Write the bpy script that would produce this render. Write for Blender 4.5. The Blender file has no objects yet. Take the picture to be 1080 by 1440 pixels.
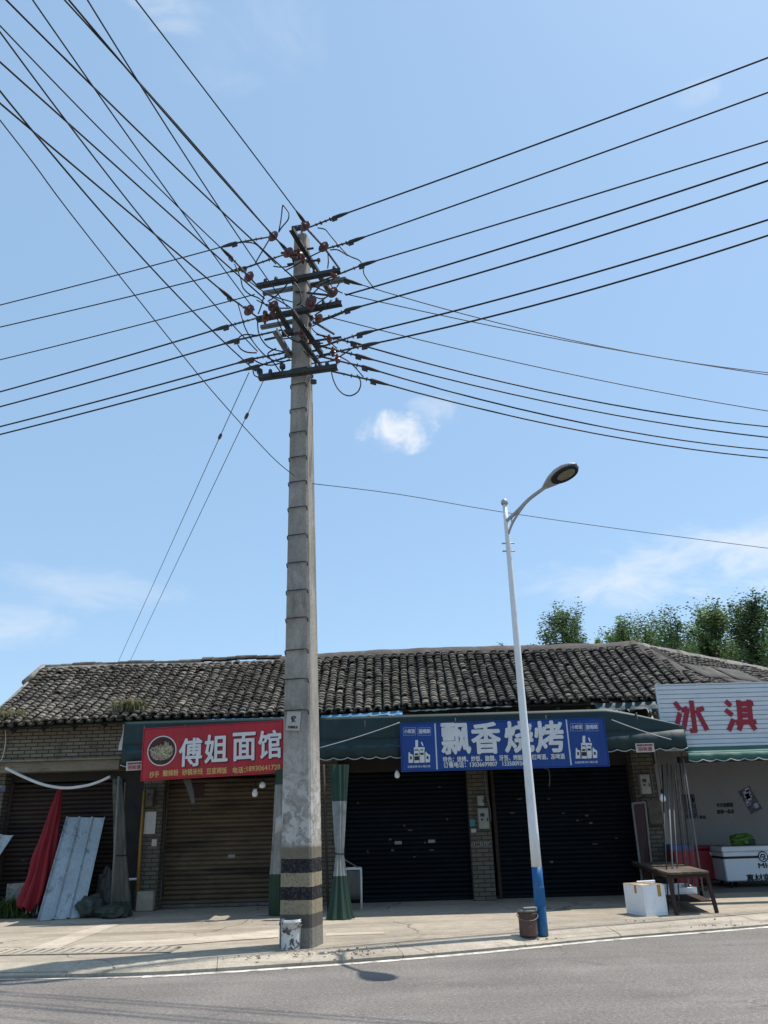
import bpy, math, random
from math import pi, sin, cos, tan, atan2, radians, sqrt
from mathutils import Vector as V, Matrix, noise as mnoise
random.seed(7)
sc = bpy.context.scene
COL = sc.collection

# ------------------------------------------------------------------ camera (photo pixels 1080 x 1440)
F, EYE, PITCH, ROLL = 1080.0, 1.6, radians(21.7), radians(-1.7)
RM = (Matrix.Rotation(pi/2 + PITCH, 3, 'X') @ Matrix.Rotation(ROLL, 3, 'Z'))
CAM = V((0, 0, EYE))
def ray(x, y): return RM @ V(((x-540)/F, -(y-720)/F, -1))
def atY(x, y, Y): d = ray(x, y); return CAM + d*(Y/d.y)
def atZ(x, y, Z): d = ray(x, y); return CAM + d*((Z-EYE)/d.z)
cam = bpy.data.cameras.new('camera'); co = bpy.data.objects.new('camera', cam); COL.objects.link(co)
cam.sensor_fit = 'VERTICAL'; cam.sensor_height = 36; cam.lens = F/1440*36
cam.clip_start = .05; cam.clip_end = 3000
co.matrix_world = Matrix.Translation(CAM) @ RM.to_4x4(); sc.camera = co

# ------------------------------------------------------------------ materials
class NT:
    def __init__(s, name):
        s.m = bpy.data.materials.new(name); s.m.use_nodes = True
        s.t = s.m.node_tree; s.n = s.t.nodes; s.b = s.n['Principled BSDF']; s.l = s.t.links
        s.tc = s.n.new('ShaderNodeTexCoord')
    def new(s, t, **k):
        n = s.n.new(t)
        for a, v in k.items(): setattr(n, a, v)
        return n
    def link(s, a, b): s.l.new(a, b)
    def noise(s, scale, detail=5, rough=.6, vec=None, dist=0):
        n = s.new('ShaderNodeTexNoise'); n.inputs['Scale'].default_value = scale
        n.inputs['Detail'].default_value = detail; n.inputs['Roughness'].default_value = rough
        n.inputs['Distortion'].default_value = dist
        s.link(vec or s.tc.outputs['Object'], n.inputs['Vector']); return n.outputs['Fac']
    def ramp(s, fac, lo, hi, a=0., b=1.):
        n = s.new('ShaderNodeMapRange'); s.link(fac, n.inputs[0])
        for i, v in zip((1, 2, 3, 4), (lo, hi, a, b)): n.inputs[i].default_value = v
        return n.outputs[0]
    def mix(s, fac, a, b, mode='MIX'):
        n = s.new('ShaderNodeMix', data_type='RGBA', blend_type=mode)
        if isinstance(fac, (int, float)): n.inputs[0].default_value = fac
        else: s.link(fac, n.inputs[0])
        for i, v in ((6, a), (7, b)):
            if isinstance(v, (tuple, list)): n.inputs[i].default_value = (*v[:3], 1)
            else: s.link(v, n.inputs[i])
        return n.outputs[2]
    def math(s, op, a, b=0.):
        n = s.new('ShaderNodeMath', operation=op)
        for i, v in ((0, a), (1, b)):
            if isinstance(v, (int, float)): n.inputs[i].default_value = v
            else: s.link(v, n.inputs[i])
        return n.outputs[0]
    def sep(s, out='Object'):
        n = s.new('ShaderNodeSeparateXYZ'); s.link(s.tc.outputs[out], n.inputs[0]); return n.outputs
    def map(s, sx=1, sy=1, sz=1):
        n = s.new('ShaderNodeMapping'); s.link(s.tc.outputs['Object'], n.inputs[0])
        n.inputs['Scale'].default_value = (sx, sy, sz); return n.outputs[0]
    def bump(s, h, strength=.3, dist=.01):
        n = s.new('ShaderNodeBump'); n.inputs['Strength'].default_value = strength; n.inputs['Distance'].default_value = dist
        s.link(h, n.inputs['Height']); s.link(n.outputs[0], s.b.inputs['Normal'])
    def col(s, c):
        if isinstance(c, (tuple, list)): s.b.inputs['Base Color'].default_value = (*c[:3], 1)
        else: s.link(c, s.b.inputs['Base Color'])
    def set(s, rough=.8, metal=0., spec=.4):
        s.b.inputs['Roughness'].default_value = rough; s.b.inputs['Metallic'].default_value = metal
        s.b.inputs['Specular IOR Level'].default_value = spec

MATS = {}
def mat(name, c, rough=.8, var=.25, scale=3., metal=0., bump=0., bscale=60., spec=.35, dirt=None, stretch=(1, 1, 1), alpha=None):
    """a base colour broken by two noises, optional dirt = (colour, low, high, scale)"""
    t = NT(name); v = t.map(*stretch)
    f = t.ramp(t.noise(scale, 6, .65, v), .25, .75, 1-var, 1+var)
    g = t.ramp(t.noise(scale*11, 4, .6, v), .3, .7, 1-var*.5, 1+var*.5)
    n = t.new('ShaderNodeCombineColor')
    fg = t.math('MULTIPLY', f, g)
    for i in range(3): t.link(fg, n.inputs[i])
    c_ = t.mix(1., c, n.outputs[0], 'MULTIPLY')
    if dirt:
        dc, lo, hi, ds = dirt
        c_ = t.mix(t.ramp(t.noise(ds, 8, .7, v, .6), lo, hi), c_, dc)
    t.col(c_); t.set(rough, metal, spec)
    if bump: t.bump(t.noise(bscale, 4, .6), bump)
    if alpha is not None: t.b.inputs['Alpha'].default_value = alpha
    MATS[name] = t.m; return t.m

def make_asphalt():
    t = NT('asphalt')
    sp = t.ramp(t.noise(26, 4, .8), .32, .68, .62, 1.42)
    sp2 = t.ramp(t.noise(75, 3, .7), .35, .68, .68, 1.38)
    big = t.ramp(t.noise(.45, 7, .65, None, .6), .3, .7, .80, 1.15)
    streak = t.ramp(t.noise(.8, 6, .65, t.map(.18, 2., 1)), .35, .68, .82, 1.1)
    f = t.math('MULTIPLY', t.math('MULTIPLY', sp, sp2), t.math('MULTIPLY', big, streak))
    n = t.new('ShaderNodeCombineColor')
    for i in range(3): t.link(f, n.inputs[i])
    c = t.mix(1., (.178, .158, .14), n.outputs[0], 'MULTIPLY')
    # pale chippings and tan dust near the kerb
    c = t.mix(t.ramp(t.noise(34, 3, .75), .60, .68), c, (.38, .35, .32))
    c = t.mix(t.math('MULTIPLY', t.ramp(t.noise(.9, 6, .65), .52, .75), .35), c, (.29, .25, .205))
    # fine cracks
    vo = t.new('ShaderNodeTexVoronoi', feature='DISTANCE_TO_EDGE'); vo.inputs['Scale'].default_value = .33
    dv = t.new('ShaderNodeVectorMath', operation='ADD'); nn = t.new('ShaderNodeTexNoise'); nn.inputs['Scale'].default_value = 1.5; nn.inputs['Detail'].default_value = 6
    t.link(t.tc.outputs['Object'], nn.inputs['Vector']); t.link(t.tc.outputs['Object'], dv.inputs[0]); t.link(nn.outputs['Color'], dv.inputs[1]); t.link(dv.outputs[0], vo.inputs['Vector'])
    ck = t.math('MULTIPLY', t.ramp(vo.outputs['Distance'], .002, .006, 1, 0), t.ramp(t.noise(.5), .45, .6, 0, .5))
    c = t.mix(ck, c, (.06, .055, .05))
    t.col(c); t.set(.85, 0, .3); t.bump(t.noise(120, 3, .6), .35, .006); MATS['asphalt'] = t.m
make_asphalt()

def make_concrete(name, base, crack=.8, seed=0):
    t = NT(name)
    big = t.ramp(t.noise(.5, 7, .65, None, .5), .28, .72, .78, 1.2)
    mid = t.ramp(t.noise(5, 8, .75), .3, .7, .80, 1.17)
    fine = t.ramp(t.noise(28, 4, .75), .3, .7, .84, 1.15)
    f = t.math('MULTIPLY', t.math('MULTIPLY', big, mid), fine)
    n = t.new('ShaderNodeCombineColor')
    for i in range(3): t.link(f, n.inputs[i])
    c = t.mix(1., base, n.outputs[0], 'MULTIPLY')
    st = t.ramp(t.noise(1.1, 7, .7, t.map(.16, 2.2, 1), .8), .50, .68, 0, .6)     # dirt streaks running along the pavement
    c = t.mix(st, c, tuple(k*.52 for k in base))
    sp = t.ramp(t.noise(9, 4, .6, None, .3), .68, .74, 0, .6)
    c = t.mix(sp, c, tuple(k*.42 for k in base))
    if crack:
        vo = t.new('ShaderNodeTexVoronoi', feature='DISTANCE_TO_EDGE'); vo.inputs['Scale'].default_value = .42
        dv = t.new('ShaderNodeVectorMath', operation='ADD'); nn = t.new('ShaderNodeTexNoise'); nn.inputs['Scale'].default_value = .9; nn.inputs['Detail'].default_value = 8
        t.link(t.tc.outputs['Object'], nn.inputs['Vector']); t.link(t.tc.outputs['Object'], dv.inputs[0]); t.link(nn.outputs['Color'], dv.inputs[1]); t.link(dv.outputs[0], vo.inputs['Vector'])
        ck = t.math('MULTIPLY', t.ramp(vo.outputs['Distance'], .003, .010, 1, 0), t.ramp(t.noise(.6), .42, .55, 0, crack))
        c = t.mix(ck, c, (.1, .085, .07))
    t.col(c); t.set(.88, 0, .25); t.bump(t.noise(30, 6, .65), .25, .01); MATS[name] = t.m
make_concrete('pavement', (.36, .305, .235))
make_concrete('kerbstone', (.40, .345, .27), .4)
make_concrete('pavement_pale', (.47, .40, .315), .3)
make_concrete('shop_floor', (.17, .165, .16), .6)

def make_brick(name, a, b, mortar, bw=.25, bh=.075, dirtc=(.05, .045, .04), dirt=(.5, .7)):
    t = NT(name); s = t.sep(); cb = t.new('ShaderNodeCombineXYZ')
    t.link(t.math('ADD', s[0], s[1]), cb.inputs[0]); t.link(s[2], cb.inputs[1])
    br = t.new('ShaderNodeTexBrick'); t.link(cb.outputs[0], br.inputs['Vector'])
    for k, v in (('Color1', a), ('Color2', b), ('Mortar', mortar)): br.inputs[k].default_value = (*v, 1)
    br.inputs['Scale'].default_value = 1; br.inputs['Brick Width'].default_value = bw; br.inputs['Row Height'].default_value = bh
    br.inputs['Mortar Size'].default_value = .011; br.inputs['Mortar Smooth'].default_value = .3; br.inputs['Bias'].default_value = 0
    c = t.mix(t.ramp(t.noise(2.2, 7, .7, None, .5), dirt[0], dirt[1], 0, .8), br.outputs['Color'], dirtc)
    c = t.mix(t.ramp(t.noise(14, 5, .7), .55, .75, 0, .5), c, tuple(x*.55 for x in a))
    t.col(c); t.set(.92, 0, .2); t.bump(t.math('ADD', t.math('MULTIPLY', br.outputs['Fac'], -1.), t.math('MULTIPLY', t.noise(50), .4)), .7, .012); MATS[name] = t.m
make_brick('brick_grey', (.20, .175, .13), (.14, .122, .092), (.04, .036, .03), .24, .070, (.05, .042, .034), (.52, .72))
make_brick('brick_pier', (.135, .12, .092), (.10, .09, .07), (.048, .044, .037), .24, .075, (.07, .065, .055), (.5, .75))

def make_tile():
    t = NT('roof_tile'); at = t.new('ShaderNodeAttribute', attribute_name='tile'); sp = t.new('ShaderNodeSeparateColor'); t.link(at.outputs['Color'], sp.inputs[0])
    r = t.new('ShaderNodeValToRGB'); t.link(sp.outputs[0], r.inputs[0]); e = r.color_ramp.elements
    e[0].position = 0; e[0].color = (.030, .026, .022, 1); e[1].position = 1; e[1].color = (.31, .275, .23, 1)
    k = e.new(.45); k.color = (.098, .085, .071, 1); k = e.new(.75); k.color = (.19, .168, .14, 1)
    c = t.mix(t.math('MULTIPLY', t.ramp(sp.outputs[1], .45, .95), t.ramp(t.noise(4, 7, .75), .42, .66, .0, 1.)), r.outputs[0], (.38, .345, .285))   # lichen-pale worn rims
    c = t.mix(t.ramp(t.noise(18, 6, .75), .55, .75, 0, .7), c, (.028, .026, .024))
    c = t.mix(t.ramp(t.noise(1.3, 6, .65), .54, .7, 0, .6), c, (.06, .062, .034))
    c = t.mix(t.ramp(t.noise(.45, 6, .65), .42, .62, 0, .55), c, (.034, .031, .028))
    t.col(c); t.set(.92, 0, .2); t.bump(t.noise(60, 4, .7), .4, .008); MATS['roof_tile'] = t.m
make_tile()

def make_pole():
    t = NT('pole_concrete'); s = t.sep(); z = s[2]
    big = t.ramp(t.noise(1.9, 9, .72, t.map(1, 1, .5), .5), .3, .7, .5, 1.35)
    fine = t.ramp(t.noise(26, 5, .7), .3, .7, .82, 1.15)
    f = t.math('MULTIPLY', big, fine); n = t.new('ShaderNodeCombineColor')
    for i in range(3): t.link(f, n.inputs[i])
    c = t.mix(1., (.32, .29, .25), n.outputs[0], 'MULTIPLY')
    drip = t.ramp(t.noise(3, 7, .7, t.map(5, 5, .35)), .5, .72, 0, .6)
    c = t.mix(drip, c, (.15, .14, .12))
    zj = t.math('ADD', z, t.math('MULTIPLY', t.math('SUBTRACT', t.noise(9, 6, .7), .5), .04))
    # flaking whitewash above the painted bands
    ww = t.math('MULTIPLY', t.ramp(zj, 1.18, 1.21), t.ramp(z, 1.75, 2.7, 1, 0))
    fl = t.ramp(t.noise(7, 10, .8, None, .8), .46, .54)
    c = t.mix(t.math('MULTIPLY', ww, fl), c, (.46, .44, .41))
    bands = t.new('ShaderNodeValToRGB'); bands.color_ramp.interpolation = 'CONSTANT'
    t.link(t.ramp(zj, 0, 1.6), bands.inputs[0]); e = bands.color_ramp.elements
    tan_, blk = (.27, .225, .15, 1), (.014, .014, .018, 1)
    e[0].position = 0; e[0].color = (.2, .185, .16, 1); e[1].position = .23/1.6; e[1].color = (.085, .078, .07, 1)
    for p, cc in ((.377, tan_), (.54, blk), (.70, tan_), (.86, blk), (1.03, (.17, .148, .11, 1))):
        k = e.new(p/1.6); k.color = cc
    bm = t.mix(t.ramp(t.noise(30, 7, .8), .50, .60, 0, .7), bands.outputs[0], (.095, .085, .072))
    bm = t.mix(t.ramp(t.noise(4, 5, .7), .6, .72, 0, .5), bm, (.33, .29, .22))
    c = t.mix(t.ramp(zj, 1.165, 1.175, 1, 0), c, bm)
    t.col(c); t.set(.9, 0, .2); t.bump(t.noise(24, 7, .7), .35, .012); MATS['pole_concrete'] = t.m
make_pole()

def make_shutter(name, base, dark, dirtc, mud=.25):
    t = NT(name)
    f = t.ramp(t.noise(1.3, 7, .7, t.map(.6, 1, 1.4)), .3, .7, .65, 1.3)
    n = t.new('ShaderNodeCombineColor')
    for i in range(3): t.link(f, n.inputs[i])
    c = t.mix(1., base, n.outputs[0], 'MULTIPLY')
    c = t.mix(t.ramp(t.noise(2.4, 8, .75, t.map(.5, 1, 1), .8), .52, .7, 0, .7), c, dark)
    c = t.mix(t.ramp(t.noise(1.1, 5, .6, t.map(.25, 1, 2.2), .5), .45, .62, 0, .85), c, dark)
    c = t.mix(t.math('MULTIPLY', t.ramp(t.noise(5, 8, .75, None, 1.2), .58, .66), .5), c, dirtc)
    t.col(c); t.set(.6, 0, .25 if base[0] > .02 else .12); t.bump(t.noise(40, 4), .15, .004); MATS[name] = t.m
make_shutter('shutter_bronze', (.105, .077, .048), (.020, .017, .016), (.07, .066, .06))
make_shutter('shutter_rust', (.038, .027, .021), (.018, .014, .012), (.06, .036, .025))
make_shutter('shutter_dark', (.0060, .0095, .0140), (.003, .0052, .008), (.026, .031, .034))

mat('line_paint', (.62, .57, .48), .8, .2, 2, dirt=((.27, .24, .21), .46, .62, 5))
mat('earth', (.16, .15, .1), .95, .3, .2)
mat('steel_dark', (.055, .058, .06), .65, .35, 6, .5, .1, dirt=((.10, .06, .04), .56, .72, 9))
mat('steel_grey', (.19, .20, .205), .6, .3, 6, .6, .1, dirt=((.12, .09, .07), .56, .72, 9))
mat('ceramic_red', (.085, .018, .015), .5, .3, 9, spec=.6)
mat('ceramic_orange', (.17, .05, .025), .35, .3, 9)
mat('polymer_grey', (.06, .062, .068), .6, .2, 9)
mat('wire_black', (.012, .013, .016), .6, .1, 2)
mat('lamp_white', (.72, .73, .73), .42, .1, 2, dirt=((.40, .38, .35), .56, .74, 5), stretch=(1, 1, .4))
mat('lamp_blue', (.012, .11, .27), .5, .22, 4, dirt=((.10, .16, .22), .56, .72, 6))
mat('lamp_metal', (.36, .37, .38), .45, .12, 4, .3)
mat('lamp_black', (.012, .014, .02), .4, .1, 4)
mat('lamp_lens', (.20, .20, .14), .15, .2, 14, spec=.7)
mat('felt', (.068, .058, .05), .9, .35, 2.5, bump=.5, bscale=9, dirt=((.13, .115, .10), .5, .7, 3))
mat('mortar', (.22, .205, .18), .95, .3, 5, bump=.4, bscale=20, dirt=((.06, .055, .05), .48, .65, 4))
mat('lintel', (.20, .175, .13), .9, .25, 3, bump=.3, bscale=30, dirt=((.09, .075, .055), .5, .7, 3), stretch=(.4, 1, 1))
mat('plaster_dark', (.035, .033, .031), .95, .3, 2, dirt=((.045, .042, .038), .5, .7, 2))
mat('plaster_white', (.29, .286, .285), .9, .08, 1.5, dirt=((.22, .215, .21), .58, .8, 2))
mat('timber', (.07, .055, .04), .9, .3, 5, stretch=(.2, 1, 1))
mat('awning_green', (.010, .030, .032), .55, .3, 2.2, bump=.3, bscale=7, dirt=((.03, .048, .05), .6, .78, 2.5), stretch=(1, 1, .5))
mat('awning_teal', (.03, .11, .085), .6, .2, 3, dirt=((.06, .13, .11), .56, .75, 4))
mat('tarp_blue', (.06, .19, .34), .55, .3, 4, bump=.5, bscale=14, dirt=((.16, .26, .30), .5, .68, 6))
mat('tarp_teal', (.014, .042, .05), .6, .35, 4, bump=.5, bscale=14, dirt=((.05, .12, .15), .56, .72, 6))
mat('trim_white', (.36, .38, .38), .7, .15, 6)
mat('sign_red', (.34, .018, .028), .5, .2, 1.2, bump=.12, bscale=3, dirt=((.20, .02, .026), .55, .8, 3), stretch=(1.6, 1, .35))
mat('sign_blue', (.005, .043, .21), .5, .22, 1.2, bump=.12, bscale=3, dirt=((.012, .03, .11), .55, .8, 3), stretch=(1.6, 1, .35))
mat('letter_white', (.56, .57, .58), .55, .1, 4)
mat('letter_pale', (.45, .49, .58), .55, .1, 4)
mat('letter_shade', (.05, .012, .014), .6, .1, 4)
mat('letter_yellow', (.55, .36, .12), .55, .12, 6)
mat('letter_red', (.28, .012, .03), .5, .12, 4)
mat('ink', (.02, .022, .025), .7, .1, 4)
mat('ink_green', (.03, .10, .09), .7, .1, 4)
mat('noodle', (.40, .37, .25), .6, .5, 14, dirt=((.16, .14, .06), .52, .6, 16))
mat('bowl_dark', (.05, .018, .014), .6, .4, 9)
mat('board_white', (.56, .60, .63), .45, .06, 2, dirt=((.45, .50, .53), .58, .78, 2.5), stretch=(1, 1, 2))
mat('sheet_blue', (.31, .36, .39), .5, .22, 2, .1, dirt=((.14, .16, .17), .55, .66, 5), stretch=(1, 1, .6))
mat('umbrella_red', (.21, .010, .018), .75, .25, 3, bump=.3, bscale=18, dirt=((.20, .015, .02), .5, .7, 4), stretch=(1, 1, .3))
mat('curtain_green', (.011, .036, .021), .6, .25, 3, dirt=((.02, .05, .035), .56, .75, 5))
mat('plastic_sheet', (.24, .25, .24), .4, .3, 4, spec=.4, dirt=((.07, .08, .075), .5, .7, 6), stretch=(1, 1, .3), alpha=.82)
mat('dusty_film', (.07, .072, .065), .5, .4, 5, dirt=((.03, .034, .03), .5, .65, 6), stretch=(1, 1, .25))
mat('foam_white', (.78, .79, .80), .8, .06, 3, dirt=((.55, .52, .48), .58, .8, 5))
mat('foam_stained', (.55, .40, .24), .85, .3, 9)
mat('tape_brown', (.42, .22, .06), .4, .15, 9)
mat('wood_top', (.13, .095, .07), .8, .35, 4, dirt=((.055, .04, .03), .45, .65, 7), stretch=(1, .25, 1))
mat('rusty_frame', (.045, .03, .024), .8, .35, 9, .2)
mat('rubber', (.015, .015, .016), .8, .2, 6)
mat('bucket_white', (.60, .60, .58), .55, .1, 5, dirt=((.06, .065, .07), .53, .58, 9))
mat('bucket_rust', (.10, .058, .048), .75, .3, 9, dirt=((.30, .24, .2), .6, .7, 14))
mat('meter_grey', (.25, .25, .22), .6, .2, 6, dirt=((.16, .15, .13), .56, .72, 8))
mat('meter_rust', (.075, .066, .053), .75, .35, 8, dirt=((.09, .05, .03), .5, .68, 7))
mat('pipe_yellow', (.26, .15, .025), .55, .2, 5)
mat('pipe_white', (.55, .55, .53), .55, .15, 5)
mat('pipe_grey', (.13, .128, .12), .6, .25, 6)
mat('pole_dull', (.11, .10, .09), .7, .35, 7, dirt=((.05, .04, .035), .5, .66, 6))
mat('bulb_glass', (.75, .76, .78), .25, .05, 5, spec=.6)
mat('freezer_white', (.66, .70, .74), .35, .06, 2, dirt=((.5, .5, .5), .62, .8, 4))
mat('freezer_glass', (.03, .05, .055), .1, .1, 2, spec=.7)
mat('cooler_red', (.26, .012, .026), .4, .15, 3, dirt=((.15, .01, .02), .52, .7, 4))
mat('crate_red', (.17, .010, .022), .5, .15, 5)
mat('crate_blue', (.025, .06, .17), .5, .15, 5)
mat('bag_green', (.07, .15, .03), .4, .3, 9)
mat('poster_dark', (.06, .065, .10), .5, .6, 9, dirt=((.22, .2, .26), .52, .6, 16))
mat('poster_blue', (.035, .045, .08), .5, .5, 9, dirt=((.14, .14, .2), .54, .62, 14))
mat('poster_red', (.035, .012, .011), .6, .3, 6)
mat('paper', (.43, .40, .36), .8, .1, 6)
mat('paper_teal', (.06, .22, .25), .8, .2, 9)
mat('rope', (.42, .44, .44), .8, .15, 8)
mat('sack', (.034, .044, .034), .75, .45, 5, bump=.5, bscale=14, dirt=((.08, .08, .07), .55, .68, 7))
mat('board_stained', (.2, .21, .2), .8, .2, 4, dirt=((.08, .09, .07), .52, .62, 8))
mat('leaf', (.105, .165, .07), .6, .35, .9)
mat('leaf_light', (.15, .22, .09), .6, .3, .9)
mat('weed', (.08, .12, .035), .7, .4, 6)
mat('weed_dry', (.20, .19, .10), .8, .35, 6)
mat('bark', (.10, .08, .06), .95, .3, 4)
for nm in ('leaf', 'leaf_light', 'weed', 'weed_dry'):
    m_ = MATS[nm]; b_ = m_.node_tree.nodes['Principled BSDF']
    tr = m_.node_tree.nodes.new('ShaderNodeBsdfTranslucent'); mx = m_.node_tree.nodes.new('ShaderNodeMixShader'); mx.inputs[0].default_value = .42
    src = b_.inputs['Base Color'].links[0].from_socket
    if nm.startswith('leaf'):
        at_ = m_.node_tree.nodes.new('ShaderNodeAttribute'); at_.attribute_name = 'tone'; mm_ = m_.node_tree.nodes.new('ShaderNodeMix'); mm_.data_type = 'RGBA'; mm_.blend_type = 'MULTIPLY'; mm_.inputs[0].default_value = 1
        m_.node_tree.links.new(src, mm_.inputs[6]); m_.node_tree.links.new(at_.outputs['Color'], mm_.inputs[7]); src = mm_.outputs[2]; m_.node_tree.links.new(src, b_.inputs['Base Color'])
    m_.node_tree.links.new(src, tr.inputs[0]); m_.node_tree.links.new(b_.outputs[0], mx.inputs[1]); m_.node_tree.links.new(tr.outputs[0], mx.inputs[2])
    m_.node_tree.links.new(mx.outputs[0], m_.node_tree.nodes['Material Output'].inputs[0])

# ------------------------------------------------------------------ mesh helpers
def frame(d):
    d = d.normalized(); up = V((0, 0, 1)) if abs(d.z) < .95 else V((1, 0, 0))
    a = d.cross(up).normalized(); return a, a.cross(d).normalized(), d
class MB:
    def __init__(s): s.v = []; s.f = []; s.sm = []
    def add(s, vs, fs, smooth=False):
        o = len(s.v); s.v += [V(p) for p in vs]; s.f += [tuple(i+o for i in f) for f in fs]; s.sm += [smooth]*len(fs); return s
    def obox(s, c, ax, ay, az, bev=0):
        """box from centre and three half-axis vectors, edges cut back by bev"""
        c = V(c); X, Y, Z = V(ax), V(ay), V(az)
        if not bev:
            vs = [c + X*i + Y*j + Z*k for i in (-1, 1) for j in (-1, 1) for k in (-1, 1)]
            return s.add(vs, [(0, 1, 3, 2), (4, 6, 7, 5), (0, 4, 5, 1), (2, 3, 7, 6), (0, 2, 6, 4), (1, 5, 7, 3)])
        L = [a.length for a in (X, Y, Z)]; U = [a.normalized() for a in (X, Y, Z)]; b = min(bev, min(L)*.9)
        vs = []; idx = {}
        for i in (-1, 1):
            for j in (-1, 1):
                for k in (-1, 1):
                    for m in range(3):
                        q = [i*L[0], j*L[1], k*L[2]]
                        for n in range(3):
                            if n != m: q[n] -= (i, j, k)[n]*b
                        idx[(i, j, k, m)] = len(vs); vs.append(c + U[0]*q[0] + U[1]*q[1] + U[2]*q[2])
        fs = []
        for m in range(3):
            o = [n for n in range(3) if n != m]
            for sg in (-1, 1):
                q = []
                for a, b2 in ((-1, -1), (1, -1), (1, 1), (-1, 1)):
                    t = [0, 0, 0]; t[m] = sg; t[o[0]] = a; t[o[1]] = b2; q.append(idx[(*t, m)])
                fs.append(q)
        for m in range(3):
            o = [n for n in range(3) if n != m]
            for a in (-1, 1):
                for b2 in (-1, 1):
                    t0 = [0, 0, 0]; t0[m] = -1; t0[o[0]] = a; t0[o[1]] = b2; t1 = list(t0); t1[m] = 1
                    fs.append([idx[(*t0, o[0])], idx[(*t1, o[0])], idx[(*t1, o[1])], idx[(*t0, o[1])]])
        for i in (-1, 1):
            for j in (-1, 1):
                for k in (-1, 1): fs.append([idx[(i, j, k, m)] for m in range(3)])
        return s.add(vs, fs)
    def box(s, lo, hi, bev=0):
        lo, hi = V(lo), V(hi); h = (hi-lo)/2
        return s.obox((lo+hi)/2, (h.x, 0, 0), (0, h.y, 0), (0, 0, h.z), bev)
    def bar(s, p, q, w, h, up=None):
        p, q = V(p), V(q); a, b, d = frame(q-p)
        if up is not None: a = d.cross(V(up)).normalized(); b = a.cross(d).normalized()
        return s.obox((p+q)/2, a*w/2, b*h/2, d*(q-p).length/2)
    def angle_iron(s, p, q, w, t):
        """an L section: one flange vertical, one flat"""
        p, q = V(p), V(q); a, b, d = frame(q-p); L = d*(q-p).length/2; c = (p+q)/2
        s.obox(c + b*(w/2), a*t/2, b*w/2, L)
        return s.obox(c - a*(w/2+t/2), a*w/2, b*t/2, L*.998)
    def tube(s, pts, r, n=8, caps=True):
        pts = [V(p) for p in pts]; rs = r if isinstance(r, (list, tuple)) else [r]*len(pts)
        o = len(s.v); vs = []; fs = []; pa = None
        for i, p in enumerate(pts):
            d = (pts[min(i+1, len(pts)-1)] - pts[max(i-1, 0)])
            if d.length < 1e-9: d = V((0, 0, 1))
            a, b, d = frame(d)
            if pa is not None:
                a2 = pa - d*pa.dot(d)
                if a2.length > 1e-4: a = a2.normalized(); b = a.cross(d)
            pa = a
            vs += [p + (a*cos(2*pi*k/n) + b*sin(2*pi*k/n))*rs[i] for k in range(n)]
        for i in range(len(pts)-1):
            for k in range(n): fs.append((i*n+k, i*n+(k+1) % n, (i+1)*n+(k+1) % n, (i+1)*n+k))
        s.add(vs, fs, True)
        if caps: s.add([], []); s.f += [tuple(o+k for k in range(n))[::-1], tuple(o+(len(pts)-1)*n+k for k in range(n))]; s.sm += [False]*2
        return s
    def lathe(s, p, d, prof, n=12):
        """profile [(distance along d, radius)] turned about the line through p"""
        p = V(p); a, b, d = frame(V(d)); vs = []; fs = []
        for h, r in prof: vs += [p + d*h + (a*cos(2*pi*k/n) + b*sin(2*pi*k/n))*max(r, 1e-4) for k in range(n)]
        m = len(prof)
        for i in range(m-1):
            for k in range(n): fs.append((i*n+k, i*n+(k+1) % n, (i+1)*n+(k+1) % n, (i+1)*n+k))
        s.add(vs, fs, True); o = len(s.v)-len(vs)
        s.f += [tuple(o+k for k in range(n))[::-1], tuple(o+(m-1)*n+k for k in range(n))]; s.sm += [False]*2
        return s
    def prism(s, poly, d):
        n = len(poly); d = V(d); vs = [V(p) for p in poly] + [V(p)+d for p in poly]
        return s.add(vs, [tuple(range(n))[::-1], tuple(range(n, 2*n))] + [(i, (i+1) % n, n+(i+1) % n, n+i) for i in range(n)])
    def grid(s, rows, smooth=True, thick=None):
        """rows of points -> sheet; thick adds a second skin offset by that vector and closes the rim"""
        m, n = len(rows), len(rows[0]); vs = [p for r in rows for p in r]
        fs = [(i*n+j, i*n+j+1, (i+1)*n+j+1, (i+1)*n+j) for i in range(m-1) for j in range(n-1)]
        if thick is not None:
            t = V(thick); N = m*n; vs = [V(p) for p in vs] + [V(p)+t for p in vs]
            fs += [tuple(N+i for i in f)[::-1] for f in fs]
            rim = [j for j in range(n)] + [i*n+n-1 for i in range(1, m)] + [(m-1)*n+j for j in range(n-2, -1, -1)] + [i*n for i in range(m-2, 0, -1)]
            for a, b in zip(rim, rim[1:]+rim[:1]): fs.append((a, N+a, N+b, b))
        return s.add(vs, fs, smooth)
    def build(s, name, m, parent=None):
        o_ = org(parent)
        me = bpy.data.meshes.new(name); me.from_pydata([p - o_ for p in s.v], [], s.f)
        me.polygons.foreach_set('use_smooth', s.sm); me.update()
        me.materials.append(MATS[m] if isinstance(m, str) else m)
        o = bpy.data.objects.new(name, me); COL.objects.link(o)
        if parent is not None: o.parent = parent; ORG[o.name] = o_
        return o
ORG = {}
def org(p): return V((0, 0, 0)) if p is None else ORG[p.name]
def tag(o, label=None, cat=None, group=None, kind=None):
    for k, v in (('label', label), ('category', cat), ('group', group), ('kind', kind)):
        if v: o[k] = v
    return o
def thing(name, label, cat, loc, group=None):
    o = bpy.data.objects.new(name, None); COL.objects.link(o); o.location = V(loc); o.empty_display_size = .2
    ORG[o.name] = V(loc); return tag(o, label, cat, group)
def struct(mb, name, m): return tag(mb.build(name, m), kind='structure')
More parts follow.
